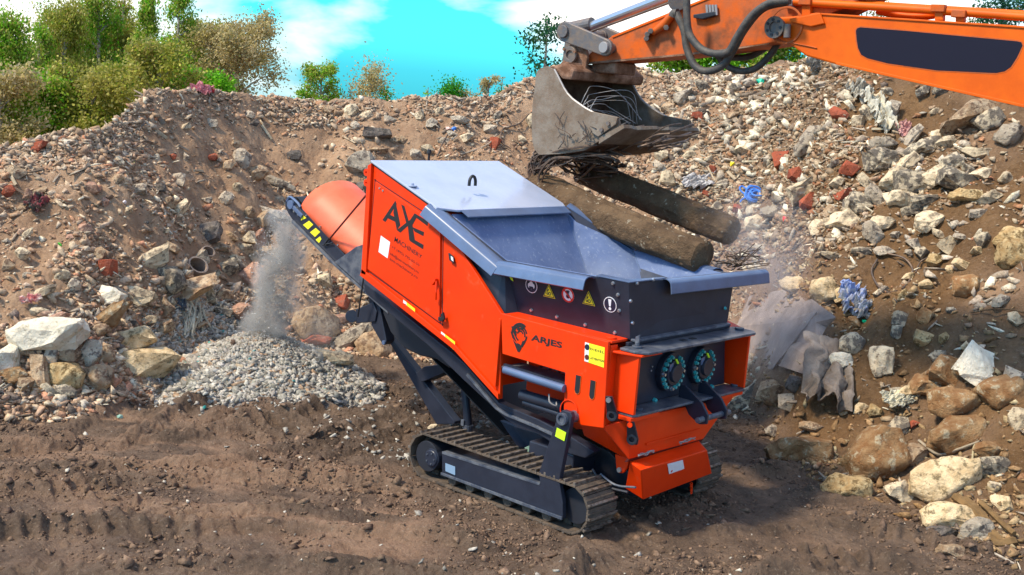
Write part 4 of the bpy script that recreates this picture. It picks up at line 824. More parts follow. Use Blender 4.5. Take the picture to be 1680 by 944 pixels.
# bucket
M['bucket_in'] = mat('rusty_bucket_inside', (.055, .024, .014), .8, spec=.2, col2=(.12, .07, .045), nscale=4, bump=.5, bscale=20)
YN, YW = 2.0, 3.30
B_ = lambda px, py, y=YN: P(px, py, 'y', y)
Zb = lambda a, b: (860+a/4.497, 80+b/4.497)
rim = [(215, 152), (240, 200), (262, 245), (285, 290), (312, 332), (350, 372), (395, 405), (450, 443), (520, 480), (600, 495), (690, 506)]
prof = [(690, 520), (715, 600), (540, 690), (440, 752), (270, 778), (110, 785), (75, 745), (60, 690), (54, 600), (54, 500), (62, 400), (74, 300), (84, 210), (95, 165), (125, 142), (170, 130)]
bk = [B_(*Zb(*q)) for q in rim+prof]
bucket = empty('bucket'); bucket.parent = EX; bucket.location = -EX.location
MB().plate(bk, (0, .035, 0)).build('bucket_side', M['bucket'], bucket, .004)
MB().plate([(p[0], YW, p[2]) for p in bk], (0, -.035, 0)).build('bucket_side', M['bucket'], bucket, .004)
sh_px = [(215, 150), (170, 130), (125, 142), (95, 165), (84, 210), (74, 300), (62, 400), (54, 500), (54, 600), (60, 690), (75, 745), (110, 785), (270, 778), (440, 752), (540, 690), (700, 606)]
so_ = np.array([B_(*Zb(*q)) for q in sh_px]); cen = so_.mean(0); si = []
for i, p in enumerate(so_):
    a = so_[max(i-1, 0)]; b = so_[min(i+1, len(so_)-1)]; d = b-a; n_ = np.array((-d[2], 0, d[0])); n_ /= np.linalg.norm(n_); n_ *= np.sign(n_@(cen-p)); si.append(p+n_*.035)
si = np.array(si); n = len(so_); yy = (YN+.03, YW-.03)
vs = [(p[0], y, p[2]) for y in yy for p in so_]+[(p[0], y, p[2]) for y in yy for p in si]
fsx = [[i, i+1, n+i+1, n+i] for i in range(n-1)]+[[2*n+i, 3*n+i, 3*n+i+1, 2*n+i+1] for i in range(n-1)]+[[0, n, 3*n, 2*n], [n-1, 3*n-1, 4*n-1, 2*n-1]]+[[i, 2*n+i, 2*n+i+1, i+1] for i in range(n-1)]+[[n+i, n+i+1, 3*n+i+1, 3*n+i] for i in range(n-1)]
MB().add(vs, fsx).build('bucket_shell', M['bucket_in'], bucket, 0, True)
bx_ = [B_(*q) for q in [(902, 109), (926, 103), (938, 116), (934, 131), (918, 130)]]
MB().plate([(p[0], YN+.03, p[2]) for p in bx_], (0, YW-YN-.06, 0)).build('bucket_back_box', M['rust'], bucket, .03)
# bright worn rim strip, side cutter, lip
MB().tube([np.array(B_(*Zb(*q)))+(0, .017, 0) for q in rim[:-1]], .012, 6).build('bucket_rim', M['greywire'], bucket)
MB().tube([np.array(B_(*Zb(*q)))+(0, YW-YN-.017, 0) for q in rim[:-1]], .012, 6).build('bucket_rim', M['greywire'], bucket)
for y, th in ((YN-.004, -.03), (YW-.04, -.03)):
    mb = MB().plate([B_(*Zb(*q))[0:1]+(y,)+B_(*Zb(*q))[2:3] for q in [(512, 465), (640, 492), (706, 508), (690, 560), (560, 652), (510, 620), (488, 560), (490, 500)]], (0, th, 0))
    mb.build('side_cutter', M['bucket'], bucket, .006)
    c = [np.array(B_(*Zb(*q))) for q in [(640, 555), (590, 600)]]
    for q in c: MB().cyl((q[0], y+th, q[2]), (q[0], y+th-.02, q[2]), .022, n=8).build('cutter_bolt', M['pin'], bucket)
l0_ = np.array(B_(*Zb(708, 604))); l1_ = np.array(B_(*Zb(560, 680)))
lipn = 26; mb = MB(); dl = (l0_-l1_)/np.linalg.norm(l0_-l1_)
vs = []
for i in range(lipn+1):
    y = YN-.02+(YW-YN+.04)*i/lipn; e_ = .05+.035*vn(np.array(i*.55), np.array(3.), 5)+.02*random.random()
    a = l1_+dl*.0; b = l0_+dl*e_
    vs += [(a[0], y, a[2]-.035), (b[0], y, b[2]-.005), (b[0]-.02, y, b[2]+.03), (a[0], y, a[2]+.04)]
fsx = [[4*i+j, 4*i+(j+1) % 4, 4*i+4+(j+1) % 4, 4*i+4+j] for i in range(lipn) for j in range(4)]+[[0, 3, 2, 1], [4*lipn+j for j in range(4)]]
MB().add(vs, fsx).build('cutting_edge', M['bucket'], bucket, .004)
# top box, ears
tx = [B_(*Zb(*q)) for q in [(150, 132), (215, 150), (300, 148), (300, 95), (240, 110)]]
MB().plate([(p[0], YN+.05, p[2]) for p in tx], (0, YW-YN-.1, 0)).build('bucket_top_box', M['rust'], bucket, .02)
for y in (YE-.02, YF-.02):
    er_ = [E_(*Z6(*q), YE) for q in [(225, 408), (285, 388), (322, 350), (330, 300), (352, 266), (400, 252), (444, 285), (455, 345), (445, 405), (440, 430), (330, 445)]]
    er = MB().plate([(p[0], y, p[2]) for p in er_], (0, .045, 0)).build('bucket_ear', M['rust'], bucket, .01)
c = np.array(E_(942, 91)); MB().cyl(c-(0, .06, 0), c+(0, .66, 0), .062, n=20).ring(c-(0, .05, 0), (0, -1, 0), .045, .085, .03, 22).build('bucket_pin', M['pin'], bucket, .004)
for i in range(3): q = c+np.array((.085*math.cos(i*2.1+.4), -.08, .085*math.sin(i*2.1+.4))); MB().cyl(q, q-(0, .02, 0), .016, n=6).build('pin_bolt', M['rust'], bucket)
MB().box((E_(960, 110)[0], YE+.1, E_(960, 118)[2]), (E_(1000, 110)[0], YF-.1, E_(960, 98)[2])).build('bucket_neck', M['rust'], bucket, .02)
# linkage
for y in (YE-.07, YF+.03):
    a = np.array(E_(932.5, 53)); b = np.array(E_(999, 79)); a[1] = b[1] = y; d = (b-a)/np.linalg.norm(b-a); nn = np.array((-d[2], 0, d[0]))
    pts = [a+.105*(math.cos(t)*(-d)+math.sin(t)*nn) for t in np.linspace(-1.4, 1.4, 9)][::1]+[b+.085*(math.cos(t)*d-math.sin(t)*nn) for t in np.linspace(-1.4, 1.4, 9)]
    mid = [a*.6+b*.4+nn*.06, ]
    lk = MB().plate(pts, (0, .05, 0)).build('link_arm', M['pin'], EX, .010)
    for q, r_ in ((a, .07), (b, .062)): MB().cyl(q-(0, .03, 0), q+(0, .08, 0), r_*.9, n=20).build('link_pin', M['greywire'] if (y < YE and r_ < .065) else M['pin'], lk, .004)
MB().plate([E_(*Z6(*q), YE+.10) for q in [(318, 200), (350, 160), (385, 175), (372, 240), (345, 330), (330, 385), (296, 388), (305, 300)]], (0, .05, 0)).build('push_link', M['pin'], EX, .01)
MB().plate([E_(*Z6(*q), YF-.15) for q in [(318, 200), (350, 160), (385, 175), (372, 240), (345, 330), (330, 385), (296, 388), (305, 300)]], (0, .05, 0)).build('push_link', M['pin'], EX, .01)
c = np.array(E_(932.5, 53)); MB().cyl(c, c+(0, YF-YE, 0), .055, n=14).build('link_pin', M['pin'], EX)
c = np.array(E_(999, 79)); MB().cyl(c, c+(0, YF-YE, 0), .05, n=14).build('link_pin', M['pin'], EX)
ym = (YE+YF)/2
MB().cyl(E_(936, 48, ym), E_(972, 40, ym), .075, n=16).build('rod_eye', M['pin'], EX, .006)
MB().cyl(E_(965, 46, ym), E_(1140, -22, ym), .052, n=16).build('cylinder_rod', M['bolt'], EX)
MB().cyl(E_(1128, -17, ym), E_(1400, -120, ym), .10, n=20).build('bucket_cylinder', M['exc_dirty'], EX, .006)
MB().cyl(E_(970, 52, YE+.1), E_(1128, -6, YE+.1), .012, n=8).build('grease_pipe', M['wire'], EX)
# hoses
H = lambda pts, y, r=.036: MB().tube(bez([P(a, b, 'y', y) for a, b in pts], 8), r, 10).build('hose', M['hose'], EX, smooth=True)
H([(1110, 22), (1122, 50), (1127, 80), (1140, 108), (1160, 117), (1185, 108), (1202, 84), (1222, 48), (1252, 14), (1292, 3)], 2.16)
H([(1127, -10), (1127, 30), (1132, 58), (1150, 80), (1172, 88), (1195, 85), (1210, 60), (1232, 28), (1262, 6), (1296, 1)], 2.10)
H([(1178, 92), (1192, 108), (1215, 117), (1240, 112), (1262, 92), (1276, 72), (1283, 60)], 2.55, .032)
H([(1186, 90), (1206, 95), (1230, 93), (1248, 84), (1262, 74)], 2.75, .032)
H([(1104, 28), (1106, 23), (1112, 22)], 2.16, .045)
# ================================================================ PILLARS AND WIRE
def pillar(a, b, r, label, seed, endcut=0):
    a = np.array(a); b = np.array(b); d = b-a; Ln = np.linalg.norm(d); d /= Ln; u = np.cross(d, (0, 0, 1)); u /= np.linalg.norm(u); v = np.cross(u, d)
    nr, nc = 90, 40; t = np.linspace(0, 1, nr); th = np.arange(nc)*2*math.pi/nc; T_, H_ = np.meshgrid(t, th, indexing='ij')
    rr = r*(1+.13*fbm(T_*Ln*2, H_*1.2, 1.2, 4, seed)+.06*fbm(T_*Ln*8, H_*3, 1.4, 3, seed+9)-.05*np.clip(fbm(T_*Ln*1.2, H_*4, 1.5, 3, seed+19)*3-.5, 0, 1))*np.clip((1-T_)*Ln/.055+.0, .0, 1)**.35*np.clip(T_*Ln/.05, 0, 1)**.3
    rr *= 1+.03*np.where((H_ > 1.2) & (H_ < 1.5), -3, 0)
    bend = .03*np.sin(T_*3+seed)
    p = a+(d*Ln)*T_[..., None]+(rr*np.cos(H_))[..., None]*u+(rr*np.sin(H_)+bend)[..., None]*v
    mb = MB().add(p.reshape(-1, 3), [[i*nc+j, i*nc+(j+1) % nc, (i+1)*nc+(j+1) % nc, (i+1)*nc+j] for i in range(nr-1) for j in range(nc)])
    o = mb.build('muddy_pillar', M['log'], None, 0, True); tag(o, label, 'pillar', 'muddy pillars hanging from the bucket'); return o
pa0, pb0 = P(876, 302, 'y', 2.15), P(1160, 423, 'y', 1.90)
pillar(pa0, pb0, .160, 'muddy brown round pillar with its lower end resting on the hopper rim', 3)
pa1, pb1 = P(950, 283, 'y', 2.95), P(1208, 378, 'y', 2.90)
pillar(pa1, pb1, .150, 'shorter muddy brown round pillar hanging behind the one that rests on the hopper', 8)
def wires(name, mk, n, r, label, m='wire', cat='wire'):
    mb = MB()
    for i in range(n): mb.tube(bez(mk(i), 6), r*random.uniform(.7, 1.3), 5)
    return tag(mb.build(name, M[m]), label, cat)
U_ = random.uniform
def mk(i):
    a = (U_(868, 890), U_(275, 312)); b = (U_(878, 935), U_(246, 272)); y = U_(2.0, 2.3)
    c_ = (U_(900, 1000), U_(236, 262))
    return [P(a[0]+U_(-4, 12), a[1]+U_(-4, 6), 'y', y), P(a[0], a[1]-U_(5, 18), 'y', y), P(*b, 'y', y+U_(-.1, .1)), P(*c_, 'y', y+U_(-.1, .5)), P(c_[0]+U_(-10, 60), c_[1]+U_(-4, 14), 'y', y+U_(0, .6))]
wires('rebar_tangle', mk, 46, .010, 'tangle of thin dark wires tying the longer pillar to the underside of the bucket')
def mk(i):
    a = (U_(905, 990), U_(250, 268)); y = U_(2.3, 2.9)
    return [P(*a, 'y', y), P(a[0]+U_(5, 30), a[1]+U_(2, 16), 'y', y+.1), P(U_(940, 975), U_(265, 300), 'y', 2.9+U_(-.1, .1)), P(U_(955, 1030), U_(268, 290), 'y', 2.85+U_(-.15, .05))]
wires('rebar_tangle', mk, 34, .011, 'dark matted wires and roots holding the shorter pillar below the bucket')
def mk(i):
    s_ = U_(0, 1); a = Zb(400+U_(0, 100), 420+U_(-10, 70)); m_ = Zb(540+U_(-90, 60), 300+i*22+U_(-25, 25)); m2 = Zb(690+U_(-80, 120), 300+i*26+U_(-40, 40)); b = Zb(820+U_(-160, 140), 520+U_(-40, 60))
    return [P(*a, 'y', 2.06), P((a[0]+m_[0])/2, (a[1]+m_[1])/2-6, 'y', 2.1), P(*m_, 'y', 2.35), P(*m2, 'y', 2.6), P(*b, 'y', 2.75)]
wires('bucket_wires', mk, 10, .0036, 'thin grey wires arching out of the open bucket', 'greywire')
def mk(i):
    a = Zb(200+U_(0, 330), 560+U_(0, 200)); d_ = (U_(-18, 18), U_(-34, 10))
    return [P(*a, 'y', 1.97), P(a[0]+d_[0]*.5+U_(-5, 5), a[1]+d_[1]*.5, 'y', 1.955), P(a[0]+d_[0], a[1]+d_[1], 'y', 1.97)]
wires('bucket_twigs', mk, 20, .005, 'dark roots and twigs stuck on the side of the bucket', 'wire', 'twigs')['kind'] = 'stuff'
def mk(i):
    a = (U_(955, 1100), U_(222, 250)); b = (a[0]+U_(20, 60), a[1]-U_(5, 22))
    return [P(*a, 'y', U_(2.1, 2.6)), P((a[0]+b[0])/2, (a[1]+b[1])/2+U_(-6, 6), 'y', 2.3), P(*b, 'y', U_(2.3, 3.0))]
wires('lip_roots', mk, 30, .010, 'dark roots hanging along the cutting edge of the bucket', 'wire', 'roots')
def mk(i):
    c_ = (1212+U_(-14, 14), 428+U_(-8, 8)); return [P(c_[0]+U_(-30, 30)*1.1, c_[1]+U_(-30, 8), 'y', 2.15), P(*c_, 'y', 2.1), P(c_[0]+U_(-14, 14), c_[1]+U_(-10, 10), 'y', 2.2), P(c_[0]+U_(-20, 50), c_[1]+U_(-16, 10), 'y', 2.15)]
wires('wire_bundle', mk, 16, .005, 'small ball of springy wires on the far end of the hopper rim')

# ================================================================ STONES
import bmesh
def hull(n, dims, seed, p=1.0, sub=0, disp=0.0, seg=0):
    """angular stone: convex hull of random points on a rounded box"""
    r_ = random.Random(seed); bm = bmesh.new()
    for i in range(n):
        v = np.array([r_.gauss(0, 1) for _ in range(3)]); v /= np.linalg.norm(v)
        m_ = np.max(np.abs(v)); k_ = (1/m_)**p*r_.uniform(.82, 1.0)     # p=1 box, p=0 ball
        bm.verts.new(v*k_*.62*np.array(dims))
    bmesh.ops.convex_hull(bm, input=bm.verts)
    loose = [v for v in bm.verts if not v.link_faces]
    for v in loose: bm.verts.remove(v)
    if seg: bmesh.ops.bevel(bm, geom=bm.edges[:], offset=.03*min(dims), segments=1, profile=.5, affect='EDGES')
    co = np.array([v.co[:] for v in bm.verts]); lo = co.min(0); hi = co.max(0); sc3 = np.array(dims)/(hi-lo)
    for v in bm.verts: v.co = Vector((((np.array(v.co[:])-(lo+hi)/2)*sc3)).tolist())
    if sub:
        bmesh.ops.triangulate(bm, faces=bm.faces[:]); bmesh.ops.subdivide_edges(bm, edges=bm.edges[:], cuts=sub, use_grid_fill=True); bmesh.ops.triangulate(bm, faces=bm.faces[:])
        md = float(np.mean(dims))
        for v in bm.verts:
            c = v.co; q = [fbm(np.array(c[a]/md*2.3+seed), np.array(c[b]/md*2.3-c[d_]/md*1.7), 1.0, 4, seed % 97, .6) for a, b, d_ in ((0, 1, 2), (1, 2, 0), (2, 0, 1))]
            v.co += Vector([float(x) for x in q])*disp*md*1.5
    return bm
def bm_arrays(bm):
    bmesh.ops.triangulate(bm, faces=bm.faces[:]); bm.verts.index_update()
    v = np.array([x.co[:] for x in bm.verts], np.float32); f = np.array([[y.index for y in x.verts] for x in bm.faces], np.int32); bm.free(); return v, f
PROT = [bm_arrays(hull(random.choice([7, 8, 9, 11]), (1, random.uniform(.45, .85), random.uniform(.22, .6)), s, random.choice([.5, .8, 1.0]))) for s in range(18)]
STK = [bm_arrays(hull(10, (1, .16, .12), s+50, .9)) for s in range(4)]
def scatter(name, pos, size, tint, m, label, cat, protos=PROT, tilt=.5, sink=.25, kind='stuff', flat=1.0):
    n = len(pos); ch = rng.integers(0, len(protos), n); Vs = []; Fs = []; Cs = []; off = 0
    yaw = rng.uniform(0, 2*math.pi, n); ta = rng.normal(0, tilt, n); tb_ = rng.normal(0, tilt, n)
    cy, sy, ca_, sa, cb_, sb = np.cos(yaw), np.sin(yaw), np.cos(ta), np.sin(ta), np.cos(tb_), np.sin(tb_)
    z0 = np.zeros(n); o1 = np.ones(n)
    Rz = np.stack([cy, -sy, z0, sy, cy, z0, z0, z0, o1], -1).reshape(n, 3, 3); Rx = np.stack([o1, z0, z0, z0, ca_, -sa, z0, sa, ca_], -1).reshape(n, 3, 3)
    Ry = np.stack([cb_, z0, sb, z0, o1, z0, -sb, z0, cb_], -1).reshape(n, 3, 3); RR = Rx@Ry@Rz
    for k_ in range(len(protos)):
        I = np.where(ch == k_)[0]
        if not len(I): continue
        v, f = protos[k_]; w = np.einsum('nij,vj->nvi', RR[I], v)*size[I, None, None]+pos[I, None, :]
        Vs.append(w.reshape(-1, 3)); Fs.append((f[None]+(np.arange(len(I))*len(v))[:, None, None]+off).reshape(-1, 3)); off += len(I)*len(v)
        Cs.append(np.repeat(tint[I], len(v), 0))
    V = np.concatenate(Vs).astype(np.float32); Fc = np.concatenate(Fs).astype(np.int32); C_ = np.concatenate(Cs)
    me = bpy.data.meshes.new(name); me.vertices.add(len(V)); me.vertices.foreach_set('co', V.ravel()); me.loops.add(Fc.size); me.loops.foreach_set('vertex_index', Fc.ravel())
    me.polygons.add(len(Fc)); me.polygons.foreach_set('loop_start', np.arange(len(Fc), dtype=np.int32)*3); me.update(calc_edges=True)
    ca = me.color_attributes.new('tint', 'FLOAT_COLOR', 'POINT'); ca.data.foreach_set('color', np.concatenate([C_, np.ones((len(C_), 1))], 1).astype(np.float32).ravel())
    me.materials.append(m); o = bpy.data.objects.new(name, me); COL.objects.link(o); return tag(o, label, cat, kind=kind)
MS = attr_mat('loose_stone', bump=.5, bscale=50, var=.35, vscale=40)
PAL = dict(pale=[(.56, .49, .36), (.46, .40, .31), (.64, .58, .44), (.38, .32, .25), (.33, .27, .20), (.50, .42, .30)], warm=[(.40, .26, .17), (.46, .30, .20), (.30, .19, .13), (.36, .15, .08), (.55, .44, .30), (.48, .36, .26), (.26, .17, .12), (.42, .20, .12)],
           dark=[(.17, .125, .09), (.24, .18, .13), (.30, .24, .18), (.13, .10, .08), (.40, .33, .25)], clay=[(.24, .14, .06), (.32, .20, .10), (.19, .11, .05), (.46, .38, .22), (.36, .27, .15)])
def pick(keys, n, jit=.2):
    c = np.concatenate([np.array(PAL[k_]) for k_ in keys]); t = c[rng.integers(0, len(c), n)]; return t*(1+rng.normal(0, jit, (n, 1))).clip(.5, 1.5)
def slope_pts(n, f0=-24, f1=24, t0=-.03, t1=1.05, dens=None):
    ph = np.radians(rng.uniform(f0, f1, n)); t = rng.uniform(t0, t1, n)
    rb = np.interp(ph, bp[:, 0], bp[:, 1]); te = np.interp(ph, cp[:, 0], cp[:, 1]); rc = rb+((CP[2]+te*rb)/(1-te/slope_t)).clip(.4)/slope_t
    r = rb+(rc-rb)*t; x = CP[0]+r*(np.cos(ph)*FW[0]+np.sin(ph)*RT[0]); y = CP[1]+r*(np.cos(ph)*FW[1]+np.sin(ph)*RT[1])
    return x, y, ph, t
def clump(x, y, s, sc=.9): return fbm(x, y, sc, 3, s)
# where stones lie thick: strength from 0 to 1
def thick(x, y, ph, t):
    d = np.degrees(ph)
    left = -.06+.60*clump(x, y, 301, 1.1)+.42*(t < .26)+.42*(t > .88)+.14*(d < -13)
    right = np.where(t > .38, np.where(d < 6, .30, .52)+.8*clump(x, y, 302, 1.2), .06+.5*clump(x, y, 303))
    far_r = .02+.35*clump(x, y, 304)+.25*(np.exp(-((t-.72)/.10)**2))*(d < 20)
    w1 = np.clip((d-3)/3, 0, 1); w2 = np.clip((d-13.5)/3, 0, 1)*np.ones_like(t)
    v = left*(1-w1)+right*w1; v = v*(1-w2)+far_r*w2
    return v.clip(.04, 1)
def soilpick(ph, t, n):
    d = np.degrees(ph); a = pick(['warm', 'warm', 'pale'], n); b = pick(['pale', 'pale', 'dark', 'warm'], n); c = pick(['clay'], n); dk = pick(['dark', 'dark', 'warm', 'pale'], n)
    u = rng.uniform(0, 1, n); o = np.where((d+rng.normal(0, 3, n) > 2)[:, None], b, a); o = np.where(((d > 12) & (t < .42) & (u < .8))[:, None], c, o); o = np.where(((t > .82) & (u < .7))[:, None], dk, o); e_ = np.where((d > 8)[:, None], np.array((.25, .15, .07)), np.array((.38, .25, .15))); k5 = np.where(rng.uniform(0, 1, n) < .16, .1, .55)[:, None]; return o*(1-k5)+e_*k5
for nm, n, s0, s1, sk in (('rubble', 150000, .022, .055, .2), ('rubble', 36000, .05, .10, .2)):
    x, y, ph, t = slope_pts(n, -30, 29); keep = rng.uniform(0, 1, n) < thick(x, y, ph, t); x, y, ph, t = x[keep], y[keep], ph[keep], t[keep]; m_ = len(x)
    sz = s0+(s1-s0)*rng.power(.5, m_)*rng.uniform(0, 1, m_); z = terrain(x, y)+sz*.12
    scatter(nm, np.stack([x, y, z], -1), sz*2.0, soilpick(ph, t, m_), MS, 'fine broken concrete, brick and stone covering the heaps' if n > 50000 else 'fist-sized broken concrete and brick strewn over the heaps', 'rubble')
n = 2600; x, y, ph, t = slope_pts(n, 6, 22, .38, .97); d_ = np.degrees(ph); keep = rng.uniform(0, 1, n) < np.clip(.30+1.6*clump(x, y, 331, 1.0), .03, 1)*np.where(d_ > 14.5, .15, 1)*np.where(d_ < 9, .45, 1); x, y, ph, t = x[keep], y[keep], ph[keep], t[keep]; m_ = len(x); sz = rng.uniform(.07, .17, m_)
scatter('rubble', np.stack([x, y, terrain(x, y)+sz*.05], -1), sz*1.5, pick(['pale', 'pale', 'pale', 'dark'], m_)*1.1, MS, 'pale broken concrete the size of bricks thrown over the right-hand slope', 'rubble')
n = 1100; x, y, ph, t = slope_pts(n, -23, -5, .0, .34); keep = rng.uniform(0, 1, n) < np.clip(.25+1.6*clump(x, y, 341, 1.0), .03, 1); x, y, ph, t = x[keep], y[keep], ph[keep], t[keep]; m_ = len(x); sz = rng.uniform(.07, .16, m_)
scatter('rubble', np.stack([x, y, terrain(x, y)+sz*.05], -1), sz*1.5, pick(['warm', 'pale', 'dark'], m_)*1.1, MS, 'tan and pinkish stones lying on the lower part of the left-hand slope', 'rubble')
# splinters, twigs and slivers
n = 9000; x, y, ph, t = slope_pts(n); keep = rng.uniform(0, 1, n) < thick(x, y, ph, t)*.9; x, y, ph, t = x[keep], y[keep], ph[keep], t[keep]; m_ = len(x); sz = rng.uniform(.06, .26, m_)
scatter('splinters', np.stack([x, y, terrain(x, y)+.02], -1), sz, pick(['dark', 'pale', 'dark'], m_), MS, 'wood splinters and slivers mixed into the rubble', 'splinters', STK, .45)
# gravel heap
n = 15000; a = rng.uniform(0, 2*math.pi, n); r = np.sqrt(rng.uniform(0, 1, n))*1.30*(1+.12*np.sin(3*a)); x = GC[0]+r*np.cos(a); y = GC[1]+r*np.sin(a)
sz = rng.uniform(.018, .05, n)*(1+1.1*(r > .6)*rng.power(.6, n)*rng.uniform(0, 1, n)); g_ = rng.uniform(.15, .50, n)[:, None]; kd_ = np.clip(1-r/.65, 0, 1)[:, None]*.9; tint_ = g_*np.array((1.0, .92, .78))*(1-kd_)+kd_*np.array((.30, .265, .22))+rng.normal(0, .004, (n, 3)); tint_[rng.uniform(0, 1, n) < .006] = (.10, .30, .28); tint_[rng.uniform(0, 1, n) < .05] = (.36, .24, .15)
scatter('gravel', np.stack([x, y, terrain(x, y)+sz*.1], -1), sz*1.9, tint_.clip(.03, .8), MS, 'heap of freshly crushed grey gravel under the end of the conveyor', 'gravel')
# stray gravel near the heap and behind the crawlers
P1, P2, P3 = P(560, 690, 'z', 0), P(640, 745, 'z', 0), P(830, 690, 'z', 0)
xs = np.concatenate([rng.normal(GC[0]+.2, 1.0, 700), rng.normal(P2[0], .38, 70), rng.normal(P3[0], .6, 160), rng.normal(-.2, 1.2, 60)]); ys = np.concatenate([rng.normal(GC[1]-.4, .7, 700), rng.normal(P2[1], .12, 70), rng.normal(P3[1], .5, 160), rng.normal(-.6, 1.0, 60)])
sz = rng.uniform(.012, .05, len(xs)); g_ = rng.uniform(.16, .5, len(xs))[:, None]
scatter('gravel', np.stack([xs, ys, terrain(xs, ys)+sz*.1], -1), sz*1.7, g_*np.array((1, .92, .78)), MS, 'loose pale gravel scattered over the mud around the heap and crawlers', 'gravel')
# clods on the mud
n = 72000; ph = np.radians(rng.uniform(-29, 29, n)); r = rng.uniform(8.6, 17, n); x = CP[0]+r*(np.cos(ph)*FW[0]+np.sin(ph)*RT[0]); y = CP[1]+r*(np.cos(ph)*FW[1]+np.sin(ph)*RT[1])
keep = (r < np.interp(ph, bp[:, 0], bp[:, 1])+.1) & (rng.uniform(0, 1, n) < (.30+1.5*clump(x, y, 311, 1.3)).clip(.05, 1)); x, y, r = x[keep], y[keep], r[keep]; sz = rng.uniform(.008, .024, len(x))*(1+1.8*(rng.uniform(0, 1, len(x)) < .06))
cl_ = np.array([(.13, .082, .053), (.105, .066, .044), (.17, .11, .07), (.20, .13, .085)])[rng.integers(0, 4, len(x))]*rng.uniform(.8, 1.2, (len(x), 1)); cl_[rng.uniform(0, 1, len(x)) < .012] = (.5, .45, .36)
scatter('mud_clods', np.stack([x, y, terrain(x, y)+sz*.1], -1), sz*1.8, cl_, MS, 'small clods and crumbs of brown mud on the ground', 'mud')
# ---------------------------------------------------------------- stones one by one
LM = [('blue rope', 1228, 322), ('pink rag on the crest', 335, 150), ('falling dust stream', 462, 450), ('conveyor tip', 475, 335), ('yellow stone block', 234, 594), ('large whitish slab', 77, 551), ('raised bucket', 950, 190), ('grey sheets', 1275, 545),
      ('blue and white rag', 1402, 500), ('biggest brown boulder', 1437, 754), ('yellow speckled boulder', 1552, 788), ('white sack', 1443, 196), ('excavator boom', 1560, 120), ('hopper', 1150, 445), ('engine hood', 710, 270), ('gravel heap', 430, 640),
      ('cream concrete beam', 220, 483), ('rag bundle', 335, 500), ('clay pipes', 328, 425), ('green cap', 1418, 530), ('tarred sheet', 1355, 625), ('wire hoop', 1462, 440), ('yellow stained post', 43, 343), ('red scrap', 1288, 363), ('blue scrap', 743, 215), ('long tilted tan slab', 1592, 193)]
ORD = ['', 'second ', 'third ', 'fourth ', 'fifth ', 'sixth ', 'seventh ', 'eighth ', 'ninth ', 'tenth ', 'eleventh ', 'twelfth ', 'thirteenth ', 'fourteenth ', 'fifteenth ', 'sixteenth ']
CN = dict(cream='cream', white='whitish', grey='grey', tan='tan', brown='brown', ochre='ochre', yellow='yellowish', brick='red', pink='pinkish', dark='dark grey', speck='speckled grey')
NOUN = dict(block='concrete block', slab='flat slab', chunk='concrete chunk', boulder='boulder', post='stone post')
STONES = []   # (px, py, w, h, rot, kind, shape, label or None)
def hs_(*a): STONES.append(a if len(a) == 8 else a+(None,))
